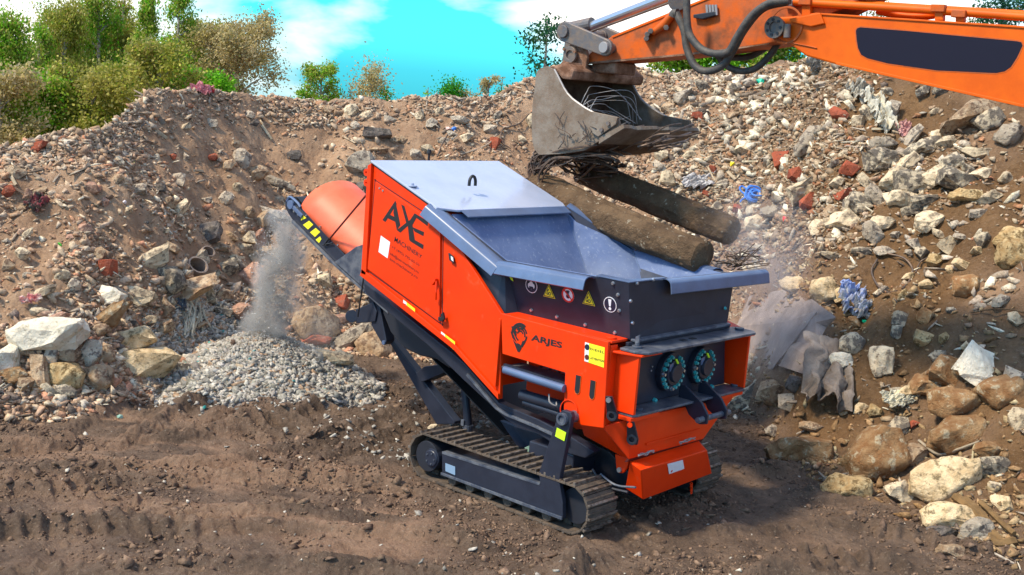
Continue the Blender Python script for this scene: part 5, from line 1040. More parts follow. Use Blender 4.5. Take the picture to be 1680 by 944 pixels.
for a in [(77, 551, 112, 46, -8, 'white', 'slab', 'large whitish flat slab, the palest piece at the left edge of the heap'), (5, 592, 42, 50, 0, 'white', 'block'), (220, 483, 66, 24, 12, 'cream', 'block', 'clean cream concrete beam lying square on the left slope'), (181, 489, 38, 28, 20, 'white', 'slab'),
          (234, 597, 108, 46, -9, 'yellow', 'block', 'big yellow stone block at the foot of the left heap'), (218, 558, 66, 30, -14, 'yellow', 'slab'), (172, 526, 98, 26, -30, 'brown', 'post'), (64, 612, 27, 56, -14, 'tan', 'block'), (107, 617, 58, 38, 4, 'ochre', 'boulder'),
          (43, 577, 46, 12, 0, 'tan', 'slab'), (23, 617, 40, 26, -8, 'brown', 'block'), (38, 631, 30, 22, 0, 'tan', 'block'), (63, 640, 28, 12, 0, 'brown', 'slab'), (83, 583, 24, 30, 10, 'grey', 'chunk'), (111, 580, 34, 28, 0, 'tan', 'boulder'), (149, 583, 30, 46, 20, 'grey', 'boulder'),
          (172, 580, 32, 32, 0, 'tan', 'boulder'), (160, 620, 44, 38, 5, 'tan', 'boulder'), (106, 642, 38, 22, 0, 'speck', 'chunk'), (160, 543, 36, 18, -20, 'tan', 'boulder'), (309, 477, 84, 30, -30, 'tan', 'slab'), (275, 461, 56, 44, 10, 'speck', 'boulder'), (243, 526, 30, 14, -15, 'cream', 'chunk'),
          (292, 606, 98, 22, -4, 'grey', 'post'), (69, 480, 42, 14, -25, 'cream', 'slab'), (94, 523, 32, 20, 0, 'pink', 'chunk'), (66, 514, 28, 16, 10, 'cream', 'chunk'), (418, 457, 34, 46, -30, 'pink', 'slab'), (255, 426, 60, 28, -42, 'cream', 'chunk'), (177, 440, 26, 24, 0, 'brick', 'chunk'),
          (340, 385, 44, 34, -20, 'dark', 'slab'), (409, 349, 22, 18, 0, 'tan', 'block'), (429, 357, 24, 26, 8, 'tan', 'block'), (448, 351, 46, 14, 16, 'grey', 'slab'), (426, 389, 26, 30, 20, 'pink', 'block'), (408, 390, 26, 20, 0, 'cream', 'block'), (397, 260, 30, 30, 0, 'grey', 'boulder'), (420, 285, 40, 26, 0, 'tan', 'boulder'),
          (288, 294, 34, 20, 10, 'grey', 'chunk'), (226, 311, 26, 18, 0, 'grey', 'chunk'), (194, 294, 22, 14, -10, 'tan', 'boulder'), (297, 343, 14, 32, 40, 'cream', 'slab'), (137, 374, 24, 13, 0, 'pink', 'chunk'), (42, 386, 30, 9, -42, 'cream', 'post'), (455, 300, 60, 12, 25, 'grey', 'post'),
          (577, 184, 23, 23, 0, 'cream', 'boulder'), (539, 183, 22, 18, 0, 'tan', 'chunk'), (531, 163, 20, 11, 0, 'grey', 'slab'), (592, 268, 44, 34, -40, 'grey', 'slab'), (620, 247, 32, 8, 5, 'tan', 'slab'), (722, 184, 16, 13, 0, 'cream', 'chunk'), (755, 197, 30, 14, -5, 'grey', 'chunk'), (647, 229, 15, 10, 0, 'tan', 'chunk'), (661, 229, 13, 12, 0, 'tan', 'chunk'),
          (812, 238, 18, 24, 10, 'brick', 'chunk'), (620, 219, 42, 16, 5, 'dark', 'slab'), (559, 496, 26, 22, 0, 'brick', 'chunk'), (532, 462, 24, 26, 10, 'cream', 'chunk'), (517, 532, 78, 52, 5, 'tan', 'boulder'), (573, 556, 78, 24, -38, 'grey', 'post'), (614, 572, 56, 54, 0, 'tan', 'boulder'), (537, 588, 78, 22, 6, 'cream', 'slab'), (516, 561, 52, 20, -8, 'brick', 'chunk'), (562, 527, 26, 20, 0, 'pink', 'chunk'),
          (1329, 233, 64, 34, -35, 'grey', 'boulder'), (1281, 265, 27, 30, 4, 'brick', 'block'), (1307, 290, 24, 28, 6, 'brick', 'block'), (1317, 313, 50, 28, -32, 'cream', 'block'), (1329, 330, 32, 24, -10, 'brick', 'chunk'), (1383, 319, 26, 13, -20, 'brick', 'block'), (1406, 336, 38, 34, 0, 'speck', 'block'), (1440, 322, 42, 28, 30, 'grey', 'chunk'), (1380, 362, 50, 28, -14, 'cream', 'chunk'),
          (1343, 370, 32, 20, -20, 'cream', 'chunk'), (1432, 385, 28, 38, -30, 'grey', 'chunk'), (1240, 367, 33, 26, 0, 'cream', 'boulder'), (1449, 365, 44, 24, -8, 'cream', 'chunk'), (1446, 262, 52, 34, -5, 'speck', 'chunk'), (1449, 236, 44, 20, 5, 'grey', 'boulder'), (1466, 184, 28, 34, -20, 'grey', 'chunk'), (1495, 226, 44, 14, -50, 'grey', 'slab'), (1515, 242, 62, 20, -20, 'speck', 'chunk'), (1540, 223, 25, 17, 0, 'cream', 'boulder'),
          (1592, 193, 84, 32, -30, 'tan', 'slab', 'long tan slab tilted on the slope under the excavator boom'), (1618, 199, 48, 34, -10, 'speck', 'boulder'), (1655, 221, 42, 30, -22, 'grey', 'boulder'), (1555, 236, 26, 22, -30, 'cream', 'chunk'), (1600, 250, 46, 14, 0, 'cream', 'chunk'), (1497, 302, 50, 36, 5, 'speck', 'block'), (1466, 296, 48, 28, -38, 'cream', 'chunk'), (1540, 287, 46, 28, -25, 'cream', 'chunk'),
          (1573, 297, 56, 32, 18, 'speck', 'block'), (1472, 327, 36, 28, -15, 'cream', 'block'), (1497, 327, 24, 22, 0, 'cream', 'chunk'), (1583, 322, 52, 20, 5, 'ochre', 'chunk'), (1586, 282, 28, 22, 20, 'speck', 'chunk'), (1649, 293, 24, 18, -5, 'cream', 'boulder'), (1269, 347, 42, 22, -12, 'grey', 'chunk'), (1360, 347, 24, 20, 0, 'tan', 'chunk'), (1612, 396, 27, 25, 10, 'speck', 'chunk'), (1600, 413, 17, 15, 0, 'yellow', 'block'), (1658, 393, 50, 32, -10, 'ochre', 'boulder'),
          (1306, 469, 48, 24, 10, 'yellow', 'boulder'), (1352, 478, 46, 40, -20, 'yellow', 'boulder'), (1377, 484, 28, 22, 0, 'yellow', 'chunk'), (1397, 566, 40, 32, 0, 'speck', 'boulder'), (1380, 590, 40, 22, 0, 'white', 'chunk'), (1446, 592, 32, 42, 6, 'cream', 'block'), (1475, 523, 24, 22, 20, 'speck', 'chunk'), (1472, 546, 17, 22, 0, 'speck', 'chunk'), (1606, 602, 58, 54, 30, 'white', 'chunk', 'angular white stone with a pointed foot on the brown clay slope'),
          (1552, 614, 58, 46, 10, 'brown', 'block'), (1540, 589, 26, 24, 0, 'speck', 'chunk'), (1517, 635, 46, 30, 10, 'brown', 'block'), (1566, 660, 72, 42, 0, 'brown', 'boulder'), (1646, 643, 76, 46, -5, 'brown', 'boulder'), (1669, 523, 24, 20, 0, 'cream', 'chunk'), (1640, 494, 28, 20, -5, 'grey', 'chunk'), (1589, 469, 44, 34, 0, 'brown', 'boulder'), (1575, 434, 28, 17, 10, 'yellow', 'boulder'), (1560, 443, 17, 14, 0, 'yellow', 'boulder'),
          (1663, 418, 54, 44, 0, 'ochre', 'boulder'), (1294, 660, 34, 26, 10, 'grey', 'block'), (1266, 646, 42, 36, 20, 'tan', 'block'), (1223, 657, 78, 26, -42, 'speck', 'post'), (1306, 632, 28, 24, 20, 'dark', 'boulder'), (1437, 754, 82, 100, 40, 'brown', 'boulder', 'biggest brown boulder, egg shaped, leaning on an ochre one at the slope foot'), (1391, 803, 80, 42, 3, 'ochre', 'boulder', 'ochre boulder lying in the mud under the biggest brown boulder'),
          (1312, 743, 106, 40, 4, 'brown', 'chunk'), (1552, 788, 108, 58, -12, 'yellow', 'boulder', 'large yellow speckled boulder right of the biggest brown one'), (1560, 848, 82, 42, 8, 'yellow', 'boulder', 'yellow boulder with a dark underside at the lower right edge of the mud'), (1598, 877, 54, 46, 0, 'grey', 'chunk'), (1546, 873, 46, 16, 10, 'dark', 'chunk'), (1569, 717, 88, 50, -20, 'brown', 'boulder'), (1623, 740, 44, 26, 0, 'brown', 'chunk'), (1629, 766, 48, 28, 0, 'speck', 'chunk'),
          (1643, 826, 28, 22, 0, 'yellow', 'block'), (1632, 797, 19, 14, 0, 'cream', 'chunk'), (1669, 688, 26, 32, 0, 'cream', 'chunk'), (1475, 702, 32, 30, 0, 'speck', 'chunk'), (1500, 697, 17, 13, 0, 'brick', 'chunk'), (1269, 708, 23, 18, 20, 'grey', 'chunk'), (1475, 808, 44, 30, -10, 'cream', 'chunk'), (1122, 160, 30, 20, -15, 'grey', 'block'), (1205, 190, 20, 12, 0, 'tan', 'slab'), (1180, 300, 26, 16, 10, 'grey', 'chunk'), (1130, 255, 22, 14, -10, 'cream', 'slab'),
          (1665, 620, 30, 34, 0, 'grey', 'block'), (1500, 745, 40, 30, 0, 'tan', 'chunk'), (1560, 905, 40, 18, 10, 'tan', 'slab'), (728, 706, 22, 12, 0, 'cream', 'chunk'), (712, 703, 20, 13, 0, 'cream', 'chunk'), (1330, 700, 36, 16, 10, 'tan', 'slab')]: hs_(*a)
n_auto = 0; taken = [(s[0], s[1], max(s[2], s[3])) for s in STONES]
zones = [(262, 452, 385, 592, 20, ['tan', 'cream', 'grey', 'speck', 'tan', 'pink'], 20, 44), (1360, 1620, 262, 420, 16, ['cream', 'speck', 'cream', 'grey'], 20, 40), (0, 480, 240, 640, 30, ['tan', 'cream', 'tan', 'grey', 'pink', 'cream', 'tan', 'cream', 'grey', 'brick']), (190, 640, 165, 330, 16, ['tan', 'grey', 'dark', 'cream']), (640, 880, 175, 260, 12, ['tan', 'grey', 'cream']), (1060, 1330, 120, 400, 26, ['cream', 'grey', 'brick', 'speck', 'tan']), (1330, 1600, 140, 420, 18, ['cream', 'speck', 'grey', 'brick', 'cream']), (1380, 1670, 420, 760, 16, ['ochre', 'brown', 'speck', 'yellow'])]
for x0_, x1_, y0_, y1_, cnt, ks, *wr in zones:
    wr = wr or (11, 26)
    k_ = 0; tries = 0
    while k_ < cnt and tries < 900:
        tries += 1; px = random.uniform(x0_, x1_); py = random.uniform(y0_, y1_)
        cr_ = np.interp(px, [c[0] for c in crest_px], [c[1] for c in crest_px]); bs_ = np.interp(px, [c[0] for c in base_px], [c[1] for c in base_px])
        if py < cr_+12 or py > bs_ or (py > 548 and 290 < px < 600): continue
        if any(abs(px-a)+abs(py-b) < c_*.62+(12 if wr[0] < 15 else 7) for a, b, c_ in taken): continue
        w_ = random.uniform(*wr)*(1.0 if px < 1300 else 1.1); hs_(px, py, w_, w_*random.uniform(*((.5, .95) if wr[0] < 15 else (.3, .7))), random.uniform(-50, 50), random.choice(ks), random.choice(['chunk', 'chunk', 'slab', 'block', 'boulder'] if wr[0] < 15 else ['slab', 'chunk', 'post', 'block', 'slab']))
        taken.append((px, py, w_)); k_ += 1
SHP = dict(block=(14, .85), slab=(14, .8), chunk=(13, .5), boulder=(26, .25), post=(16, .8))
items = []
for i, (px, py, w_, h_, rot_, kd, shp, lab) in enumerate(STONES):
    q, dist = hit(px, py+h_*.15); sc_ = dist/F; W_ = w_*sc_; Hh = h_*sc_; big = max(w_, h_) > 34
    dep = {'slab': .35*max(W_, Hh)+.4*min(W_, Hh), 'post': min(W_, Hh)*1.0, 'block': .75*min(W_, Hh)+.2*W_}.get(shp, .8*(W_+Hh)/2)
    npt, pw = SHP[shp]
    bm = hull(npt+(10 if big else 0), (W_*1.10, dep*1.15, Hh*1.14), 1000+i, pw, sub=(3 if max(w_, h_) > 60 else 2) if big else 1, disp=.075 if big else .03, seg=0)
    nm = {'brick': 'brick_piece'}.get(kd, {'boulder': 'boulder', 'slab': 'concrete_slab', 'post': 'stone_post', 'block': 'concrete_block', 'chunk': 'concrete_chunk'}[shp])
    me = bpy.data.meshes.new(nm); bm.to_mesh(me); bm.free(); me.materials.append(RK[kd]); o = bpy.data.objects.new(nm, me); COL.objects.link(o)
    if big and shp == 'boulder':
        for p in me.polygons: p.use_smooth = True
    # local x along the width seen, z up the picture, turned by the tilt; leaned back onto the slope
    ex = np.array(MW[0]); up = np.array(MW[1]); fw = -np.array(MW[2]); a = R(-rot_)
    X_ = ex*math.cos(a)+up*math.sin(a); Z_ = -ex*math.sin(a)+up*math.cos(a); Y_ = np.cross(Z_, X_)
    o.matrix_world = Matrix(((X_[0], Y_[0], Z_[0], 0), (X_[1], Y_[1], Z_[1], 0), (X_[2], Y_[2], Z_[2], 0), (0, 0, 0, 1)))
    rr_ = ray(px, py); rr_ /= np.linalg.norm(rr_); c = CP+rr_*(dist-.12*dep); o.location = Vector(c.tolist())
    noun = 'brick piece' if kd == 'brick' else NOUN[shp]
    items.append((o, px, py, w_, kd, shp, noun, lab))

# labels that single each stone out
cells = {}
for it in items:
    o, px, py, w_, kd, shp, noun, lab = it
    if lab: tag(o, lab, 'stone', 'stones and concrete pieces lying on the heaps'); continue
    ds_ = sorted([(math.hypot(px-a, py-b), nme, a, b) for nme, a, b in LM if math.hypot(px-a, py-b) > 14])[0]
    dx, dy = px-ds_[2], py-ds_[3]; ang = math.degrees(math.atan2(-dy, dx)) % 360
    dr_ = ['right of', 'up and right from', 'above', 'up and left from', 'left of', 'down and left from', 'below', 'down and right from'][int((ang+22.5)//45) % 8]
    cells.setdefault((CN[kd], noun, dr_, ds_[1]), []).append((ds_[0], w_, o))
for (cn, noun, dr_, nme), lst in cells.items():
    lst.sort(key=lambda q: q[0])
    for i, (d_, w_, o) in enumerate(lst):
        szn = 'large ' if w_ > 55 else ('small ' if w_ < 20 else '')
        lab = f"{ORD[i]}{szn}{cn} {noun} {dr_} the {nme}"
        tag(o, lab, 'stone' if 'brick' not in noun else 'brick', 'stones and concrete pieces lying on the heaps')
# ---------------------------------------------------------------- cloth, sheets, rope, pipes, sticks
def frame_at(px, py, lift=.0):
    q, d_ = hit(px, py); ex = np.array(MW[0]); n_ = np.array(MW[2])*.75+np.array((0, 0, .65)); n_ /= np.linalg.norm(n_); u = ex-n_*(ex@n_); u /= np.linalg.norm(u); v = np.cross(n_, u); return q+n_*lift, u, v, n_, d_/F
def cloth(name, px, py, w_, h_, rot_, m, label, cat, amp=.25, fr=2.2, seed=1, edge=.25, lift=.05, res=34, thick_=.006, oc=4):
    c, u, v, n_, s_ = frame_at(px, py, lift); a = R(-rot_); u, v = u*math.cos(a)+v*math.sin(a), -u*math.sin(a)+v*math.cos(a)
    g = np.linspace(-1, 1, res); G, Hh = np.meshgrid(g, g, indexing='ij'); an = np.arctan2(Hh, G); rr = 1+edge*fbm(np.cos(an)*1.5+seed, np.sin(an)*1.5, 1.3, 3, seed)*2
    A_ = w_*s_/2; B2 = h_*s_/2; x = G*A_*rr; y = Hh*B2*rr*1.15; md = (A_+B2)/2
    fold = np.abs(fbm(G*fr+seed*3.1, Hh*fr*.6, 1.0, oc, seed+5))*2-.25; fold2 = fbm(G*fr*2.2-seed, Hh*fr*2.5, 1.3, 3, seed+8)*(1 if oc > 2 else .25)
    z = (fold*1.0+fold2*.35)*amp*md*2; x = x+fbm(G*2, Hh*2, 1.2, 3, seed+12)*.35*A_
    Pp = c+x[..., None]*u+y[..., None]*v+z[..., None]*n_
    mb = MB().add(Pp.reshape(-1, 3), [[i*res+j, (i+1)*res+j, (i+1)*res+j+1, i*res+j+1] for i in range(res-1) for j in range(res-1)])
    o = mb.build(name, m, None, 0, False); so_ = o.modifiers.new('thickness', 'SOLIDIFY'); so_.thickness = thick_; return tag(o, label, cat)
cm = lambda n_, a, b=None: mat(n_, a, .85, spec=.2, col2=b or tuple(x*.6 for x in a), nscale=9, bump=.3, bscale=40, dirt=.5, dirtcol=(.20, .14, .09), dscale=14, dth=.55)
cloth('rag', 330, 151, 34, 15, 5, cm('pink_cloth', (.72, .30, .32)), 'pink and pale rag lying on the crest of the left heap', 'rag', .4, seed=2)
cloth('rag', 343, 154, 18, 8, 0, cm('red_cloth', (.50, .05, .06)), 'small red rag under the pink one on the left crest', 'rag', .4, seed=4)
cloth('rag', 1402, 498, 44, 44, 20, cm('blue_white_cloth', (.20, .28, .55), (.60, .60, .58)), 'crumpled blue and white rag on the right heap above the green cap', 'rag', .5, 3, seed=6)
cloth('rag', 1414, 512, 30, 30, 20, cm('grey_white_cloth', (.55, .54, .52)), 'greyish white plastic rag just below the blue and white one', 'rag', .5, 3, seed=9)
cloth('rag', 54, 497, 26, 12, -20, cm('red_white_cloth', (.60, .20, .18), (.65, .58, .5)), 'red and white rag on the left slope above the whitish slab', 'rag', .4, seed=10)
cloth('sack', 1443, 196, 26, 74, -14, cm('white_sack_cloth', (.66, .62, .50), (.50, .46, .36)), 'long crumpled white sack hanging down the slope under the boom', 'sack', .45, 2.5, seed=12, lift=.10)
cloth('sack', 1408, 152, 36, 30, -40, cm('dirty_white_cloth', (.58, .54, .44), (.34, .30, .24)), 'dirty white cloth on the crest just under the excavator boom', 'sack', .45, 2.5, seed=13, lift=.06)
cloth('rag', 1482, 216, 26, 20, -10, cm('pale_pink_cloth', (.70, .38, .34)), 'pale pink rag right of the long white sack', 'rag', .4, seed=15)
cloth('rag', 1345, 110, 40, 22, -10, cm('dark_net_cloth', (.16, .15, .13), (.40, .38, .33)), 'dark netting heaped on the crest right of the hoses', 'net', .5, 3, seed=16)
shm = mat('grey_roofing_sheet', (.30, .235, .20), .85, col2=(.19, .145, .12), nscale=5, bump=.4, bscale=25, dirt=.6, dirtcol=(.16, .11, .08), dscale=4)
def folded(name, pts, faces, m, label):
    vs = [np.array(hit(a, b)[0])+np.array(MW[2])*c_ for a, b, c_ in pts]; mb = MB().add(vs, faces); o = mb.build(name, m, None); me = o.data
    bm = bmesh.new(); bm.from_mesh(me); bmesh.ops.triangulate(bm, faces=bm.faces[:]); bmesh.ops.subdivide_edges(bm, edges=bm.edges[:], cuts=5, use_grid_fill=True)
    for v in bm.verts: v.co += Vector(MW[2].tolist())*float(fbm(np.array(v.co.x*3+v.co.z), np.array(v.co.y*3-v.co.z*2), 1.5, 4, 401))*.085
    bm.to_mesh(me); bm.free(); so_ = o.modifiers.new('thickness', 'SOLIDIFY'); so_.thickness = .012; return tag(o, label, 'sheet')
folded('roofing_sheet', [(1228, 486, .15), (1290, 474, .3), (1326, 512, .42), (1296, 556, .30), (1264, 606, .10), (1226, 596, .05), (1208, 536, .08), (1276, 528, .36)], [[0, 1, 7], [1, 2, 7], [2, 3, 7], [3, 4, 7], [4, 5, 7], [5, 6, 7], [6, 0, 7]], shm, 'broad dusty grey roofing sheet standing behind the front of the shredder')
folded('roofing_sheet', [(1300, 498, .34), (1318, 491, .44), (1358, 520, .30), (1350, 536, .12), (1334, 566, .16), (1302, 560, .20), (1326, 528, .36)], [[0, 1, 6], [1, 2, 6], [2, 3, 6], [3, 4, 6], [4, 5, 6], [5, 0, 6]], shm, 'folded brown grey roofing sheet with a pointed corner beside the blue and white rag')
folded('roofing_sheet', [(1290, 566, .22), (1336, 552, .10), (1352, 590, .22), (1310, 612, .30), (1276, 600, .10), (1316, 584, .32)], [[0, 1, 5], [1, 2, 5], [2, 3, 5], [3, 4, 5], [4, 0, 5]], mat('brown_roofing_sheet', (.20, .15, .12), .85, col2=(.30, .23, .18), nscale=5, bump=.4, bscale=25), 'dark crumpled sheet in the gap between the grey sheets')
cloth('roofing_sheet', 1352, 620, 76, 120, 14, mat('dusty_tarred_cloth', (.17, .13, .10), .85, col2=(.28, .225, .175), nscale=4, bump=.4, bscale=30), 'dusty tarred sheet hanging down to the mud right of the shredder', 'sheet', .30, 1.3, 27, .2, .14, 34, .010, 2)
cloth('rag', 1475, 658, 50, 24, -15, cm('cream_paper', (.62, .58, .44)), 'cream torn paper on the clay slope above the biggest boulder', 'paper', .3, seed=31)
cloth('rag', 335, 492, 36, 24, 10, cm('cream_rag', (.60, .54, .40), (.38, .32, .24)), 'cream rag draped over the hanging strings on the left heap', 'rag', .5, 3, seed=33)
cloth('rag', 296, 505, 22, 18, 0, cm('slate_rag', (.14, .15, .17)), 'slate coloured rag beside the cream strings', 'rag', .4, seed=35)
cloth('rag', 62, 338, 26, 24, 30, cm('dark_green_rag', (.06, .08, .06), (.24, .04, .05)), 'dark green and red rag beside the yellow stained post', 'rag', .4, seed=36)
cloth('plastic_sheet', 1155, 300, 60, 24, -20, cm('clear_film', (.55, .52, .50)), 'pale film on the rubble above the shorter pillar', 'film', .2, seed=39)
for (px, py, w_, c_, lab) in [(743, 215, 10, (.02, .18, .60), 'blue scrap on the slope behind the engine hood'), (735, 214, 9, (.65, .42, .36), 'pink scrap beside the blue one behind the hood'), (1245, 178, 9, (.10, .12, .50), 'small violet blue scrap right of the bucket teeth'), (1247, 137, 12, (.0, .45, .28), 'bright green plastic scrap under the hoses'),
                       (1288, 363, 12, (.72, .03, .04), 'bright red scrap below the blue rope'), (1200, 273, 11, (.80, .70, .03), 'yellow scrap above the blue rope'), (1418, 530, 8, (.0, .60, .28), 'round green cap under the blue and white rag'), (98, 404, 9, (.10, .55, .06), 'green scrap low on the left slope'), (218, 270, 8, (.45, .60, .10), 'yellow green scrap high on the left slope'),
                       (204, 334, 8, (.70, .62, .64), 'small white scrap in the middle of the left slope'), (306, 533, 10, (.60, .08, .10), 'red scrap among the hanging strings'), (293, 563, 9, (.03, .22, .20), 'dark teal scrap above the gravel heap'), (336, 670, 9, (.06, .42, .36), 'teal pebble at the front of the gravel heap'), (196, 686, 10, (.25, .42, .34), 'pale green pebble in the mud left of the gravel heap'),
                       (257, 628, 12, (.66, .64, .60), 'small white lump at the left end of the gravel heap')]:
    q, d_ = hit(px, py); s_ = w_*d_/F; bm = hull(12, (s_, s_*.8, s_*.7), px, .3, 1, .08); me = bpy.data.meshes.new('scrap'); bm.to_mesh(me); bm.free(); me.materials.append(mat('scrap_colour', c_, .5, bump=.3)); o = bpy.data.objects.new('plastic_scrap', me); COL.objects.link(o); o.location = Vector(q.tolist())+Vector((0, 0, s_*.3)); tag(o, lab, 'scrap')
# blue rope
c, u, v, n_, s_ = frame_at(1236, 326, .07); mb = MB(); br = .013
for i in range(9):
    th = np.linspace(0, 2*math.pi, 26); a_ = random.uniform(.07, .135); b_ = a_*random.uniform(.55, 1.0); ph_ = random.uniform(0, 3.14); o_ = (random.uniform(-.05, .05), random.uniform(-.04, .04)); tz = random.uniform(-.6, .6)
    mb.tube([c+u*(o_[0]+a_*math.cos(t)*math.cos(ph_)-b_*math.sin(t)*math.sin(ph_))+v*(o_[1]+a_*math.cos(t)*math.sin(ph_)+b_*math.sin(t)*math.cos(ph_))+n_*(.03*i*.3+tz*.10*math.sin(t+ph_)) for t in th], br, 7)
mb.tube(bez([c-u*.02, c-u*.09+v*.10, c-u*.16+v*.17, c-u*.20+v*.12, c-u*.15+v*.03, c-u*.03-v*.01]), br, 7).tube(bez([c-u*.02-v*.01, c-u*.12-v*.04, c-u*.20-v*.10, c-u*.22-v*.14]), br, 7).tube(bez([c+u*.02-v*.04, c+u*.05-v*.12, c+u*.06-v*.17]), br, 7)
tag(mb.build('blue_rope', mat('blue_rope_fibre', (.02, .17, .62), .5, bump=.3, bscale=120), None, 0, True), 'tangled bright blue rope lying on the pale rubble beyond the pillars', 'rope')
# clay pipes
pm = mat('weathered_pipe', (.24, .18, .14), .85, col2=(.36, .27, .21), nscale=8, bump=.3)
for (px, py, r_px, lab) in [(338, 421, 11, 'upper grey brown pipe piece with an open end on the left heap'), (318, 446, 17, 'larger broken half pipe below the other one, dark inside')]:
    c, u, v, n_, s_ = frame_at(px, py, .05); rr = r_px*s_; ax_ = -u*.55-n_*.75+v*.1; ax_ /= np.linalg.norm(ax_); c2 = c-ax_*rr*.6
    a_ = np.cross(ax_, v); a_ /= np.linalg.norm(a_); b_ = np.cross(ax_, a_); K_ = 28; vs = []
    for (L0, r2) in ((-rr*.5, rr), (rr*3.2, rr), (rr*3.2, rr*.84), (-rr*.5, rr*.84)):
        vs += [c2+ax_*L0+r2*(math.cos(t)*a_+math.sin(t)*b_*.8) for t in np.arange(K_)*2*math.pi/K_]
    mb = MB().add(vs, [[q*K_+i, q*K_+(i+1) % K_, ((q+1) % 4)*K_+(i+1) % K_, ((q+1) % 4)*K_+i] for q in range(4) for i in range(K_)]); tag(mb.build('clay_pipe', pm, None, 0, True), lab, 'pipe')
# strings, wires, boards
def strand(name, pts, r_, m, label, cat, lift=.04):
    pts = [np.array(hit(*p)[0])+np.array(MW[2])*(lift+random.uniform(0, .05)) for p in pts]; return tag(MB().tube(bez(pts, 6), r_, 6).build(name, m, None, 0, True), label, cat)
mb = MB()
for i in range(26):
    x0_ = U_(305, 345); p = [np.array(hit(x0_+U_(-8, 8), 488+U_(-8, 8))[0]), np.array(hit(x0_+U_(-6, 6), 510)[0]), np.array(hit(x0_+U_(-14, 10), 535+U_(-10, 18))[0])]
    mb.tube(bez([q+np.array(MW[2])*U_(.03, .14) for q in p], 5), U_(.006, .014), 6)
tag(mb.build('string_bundle', cm('cream_string', (.52, .46, .34))), 'bundle of cream strings hanging from the rubble between the pale beam and the dust', 'strings')
strand('wire_hoop', [(1437, 426), (1428, 445), (1436, 468), (1455, 480), (1468, 478)], .012, M['wire'], 'rusty wire hoop on the brown clay right of the hopper, left half', 'wire')
strand('wire_hoop', [(1452, 416), (1480, 424), (1494, 442), (1488, 462), (1478, 474)], .012, M['wire'], 'rusty wire curving down the clay, right of the hoop', 'wire')
strand('wire_hoop', [(1500, 448), (1508, 430), (1522, 422), (1530, 419)], .010, M['wire'], 'short bent wire ending at the upper right of the hoop', 'wire')
strand('cable', [(1590, 513), (1620, 508), (1655, 508), (1679, 514)], .010, M['log'], 'thin brown root lying across the clay at the right edge', 'root')
strand('cable', [(1606, 640), (1625, 614), (1650, 610), (1679, 622)], .012, M['log'], 'bent brown root above the brown boulders at the right edge', 'root')
strand('root', [(1585, 770), (1588, 735), (1592, 722)], .010, cm('pale_twig', (.5, .42, .25)), 'pale twig standing up from the yellow speckled boulder', 'twig', .12)
strand('root', [(1500, 720), (1530, 742), (1560, 735), (1600, 722)], .014, cm('grey_root', (.34, .28, .2)), 'grey root lying across the stones above the yellow speckled boulder', 'root', .1)
for i, pts in enumerate([[(1560, 812), (1590, 835), (1610, 862), (1625, 888), (1660, 886)], [(1580, 818), (1606, 842), (1622, 870), (1640, 888)], [(1600, 820), (1620, 838), (1640, 858), (1656, 872)]]):
    strand('tree_root', pts, .045-.01*i, cm('brown_root_bark', (.20, .12, .05)), ['thickest brown root curling down beside the lowest yellow boulder', 'middle brown root beside the lowest yellow boulder', 'uppermost brown root beside the lowest yellow boulder'][i], 'root', .06)
strand('cable', [(282, 510), (285, 480), (297, 458), (310, 448)], .010, M['wire'], 'dark cable curving over the speckled boulder on the left heap', 'cable')
strand('cable', [(335, 535), (365, 520), (395, 505), (412, 490)], .010, cm('grey_cable', (.36, .32, .28)), 'grey cable running from the strings towards the falling dust', 'cable')
strand('cable', [(718, 258), (726, 238), (735, 222), (742, 214)], .012, M['wire'], 'thin rod leaning on the slope behind the hood, under the blue scrap', 'rod')
strand('cable', [(838, 245), (822, 232), (826, 212), (850, 205), (868, 188)], .012, M['wire'], 'thin bent wire on the slope left of the bucket', 'wire')
strand('cable', [(730, 262), (770, 250), (800, 238), (815, 222)], .012, cm('pale_stick', (.42, .33, .24)), 'long pale stick on the slope behind the hood', 'stick')
for i in range(34):
    zx = random.choice([(10, 450, 260, 620), (230, 600, 170, 260), (1050, 1400, 130, 330), (1050, 1400, 130, 330), (1300, 1500, 130, 260)]); px, py = U_(*zx[:2]), U_(*zx[2:])
    cr_ = np.interp(px, [c_[0] for c_ in crest_px], [c_[1] for c_ in crest_px])
    if py < cr_+10: continue
    a_ = U_(-1.2, .5); ln = U_(12, 34); w_ = U_(.012, .03)
    q0_, q1_ = hit(px, py)[0], hit(px+ln*math.cos(a_), py-ln*math.sin(a_))[0]
    if np.linalg.norm(q1_-q0_) > .7: continue
    n2 = np.array(MW[2])*.05; d_ = q1_-q0_; sd2 = np.cross(d_, MW[2]); sd2 /= np.linalg.norm(sd2)
    o = MB().plate([q0_+n2-sd2*w_, q0_+n2+sd2*w_, q1_+n2+sd2*w_*.8, q1_+n2-sd2*w_*.8], -np.array(MW[2])*.02).build('board_piece', cm('weathered_board', random.choice([(.46, .36, .24), (.34, .26, .19), (.56, .47, .32), (.28, .18, .12)])), None, .003)
    ds_ = sorted([(math.hypot(px-a, py-b), nme, a, b) for nme, a, b in LM])[0]; dx, dy = px-ds_[2], py-ds_[3]; ang = math.degrees(math.atan2(-dy, dx)) % 360
    dr_ = ['right of', 'up and right from', 'above', 'up and left from', 'left of', 'down and left from', 'below', 'down and right from'][int((ang+22.5)//45) % 8]
    key = ('b', dr_, ds_[1]); cells[key] = cells.get(key, 0)+1
    tag(o, f"{ORD[cells[key]-1]}weathered board splinter {dr_} the {ds_[1]}", 'board', 'board splinters in the rubble')

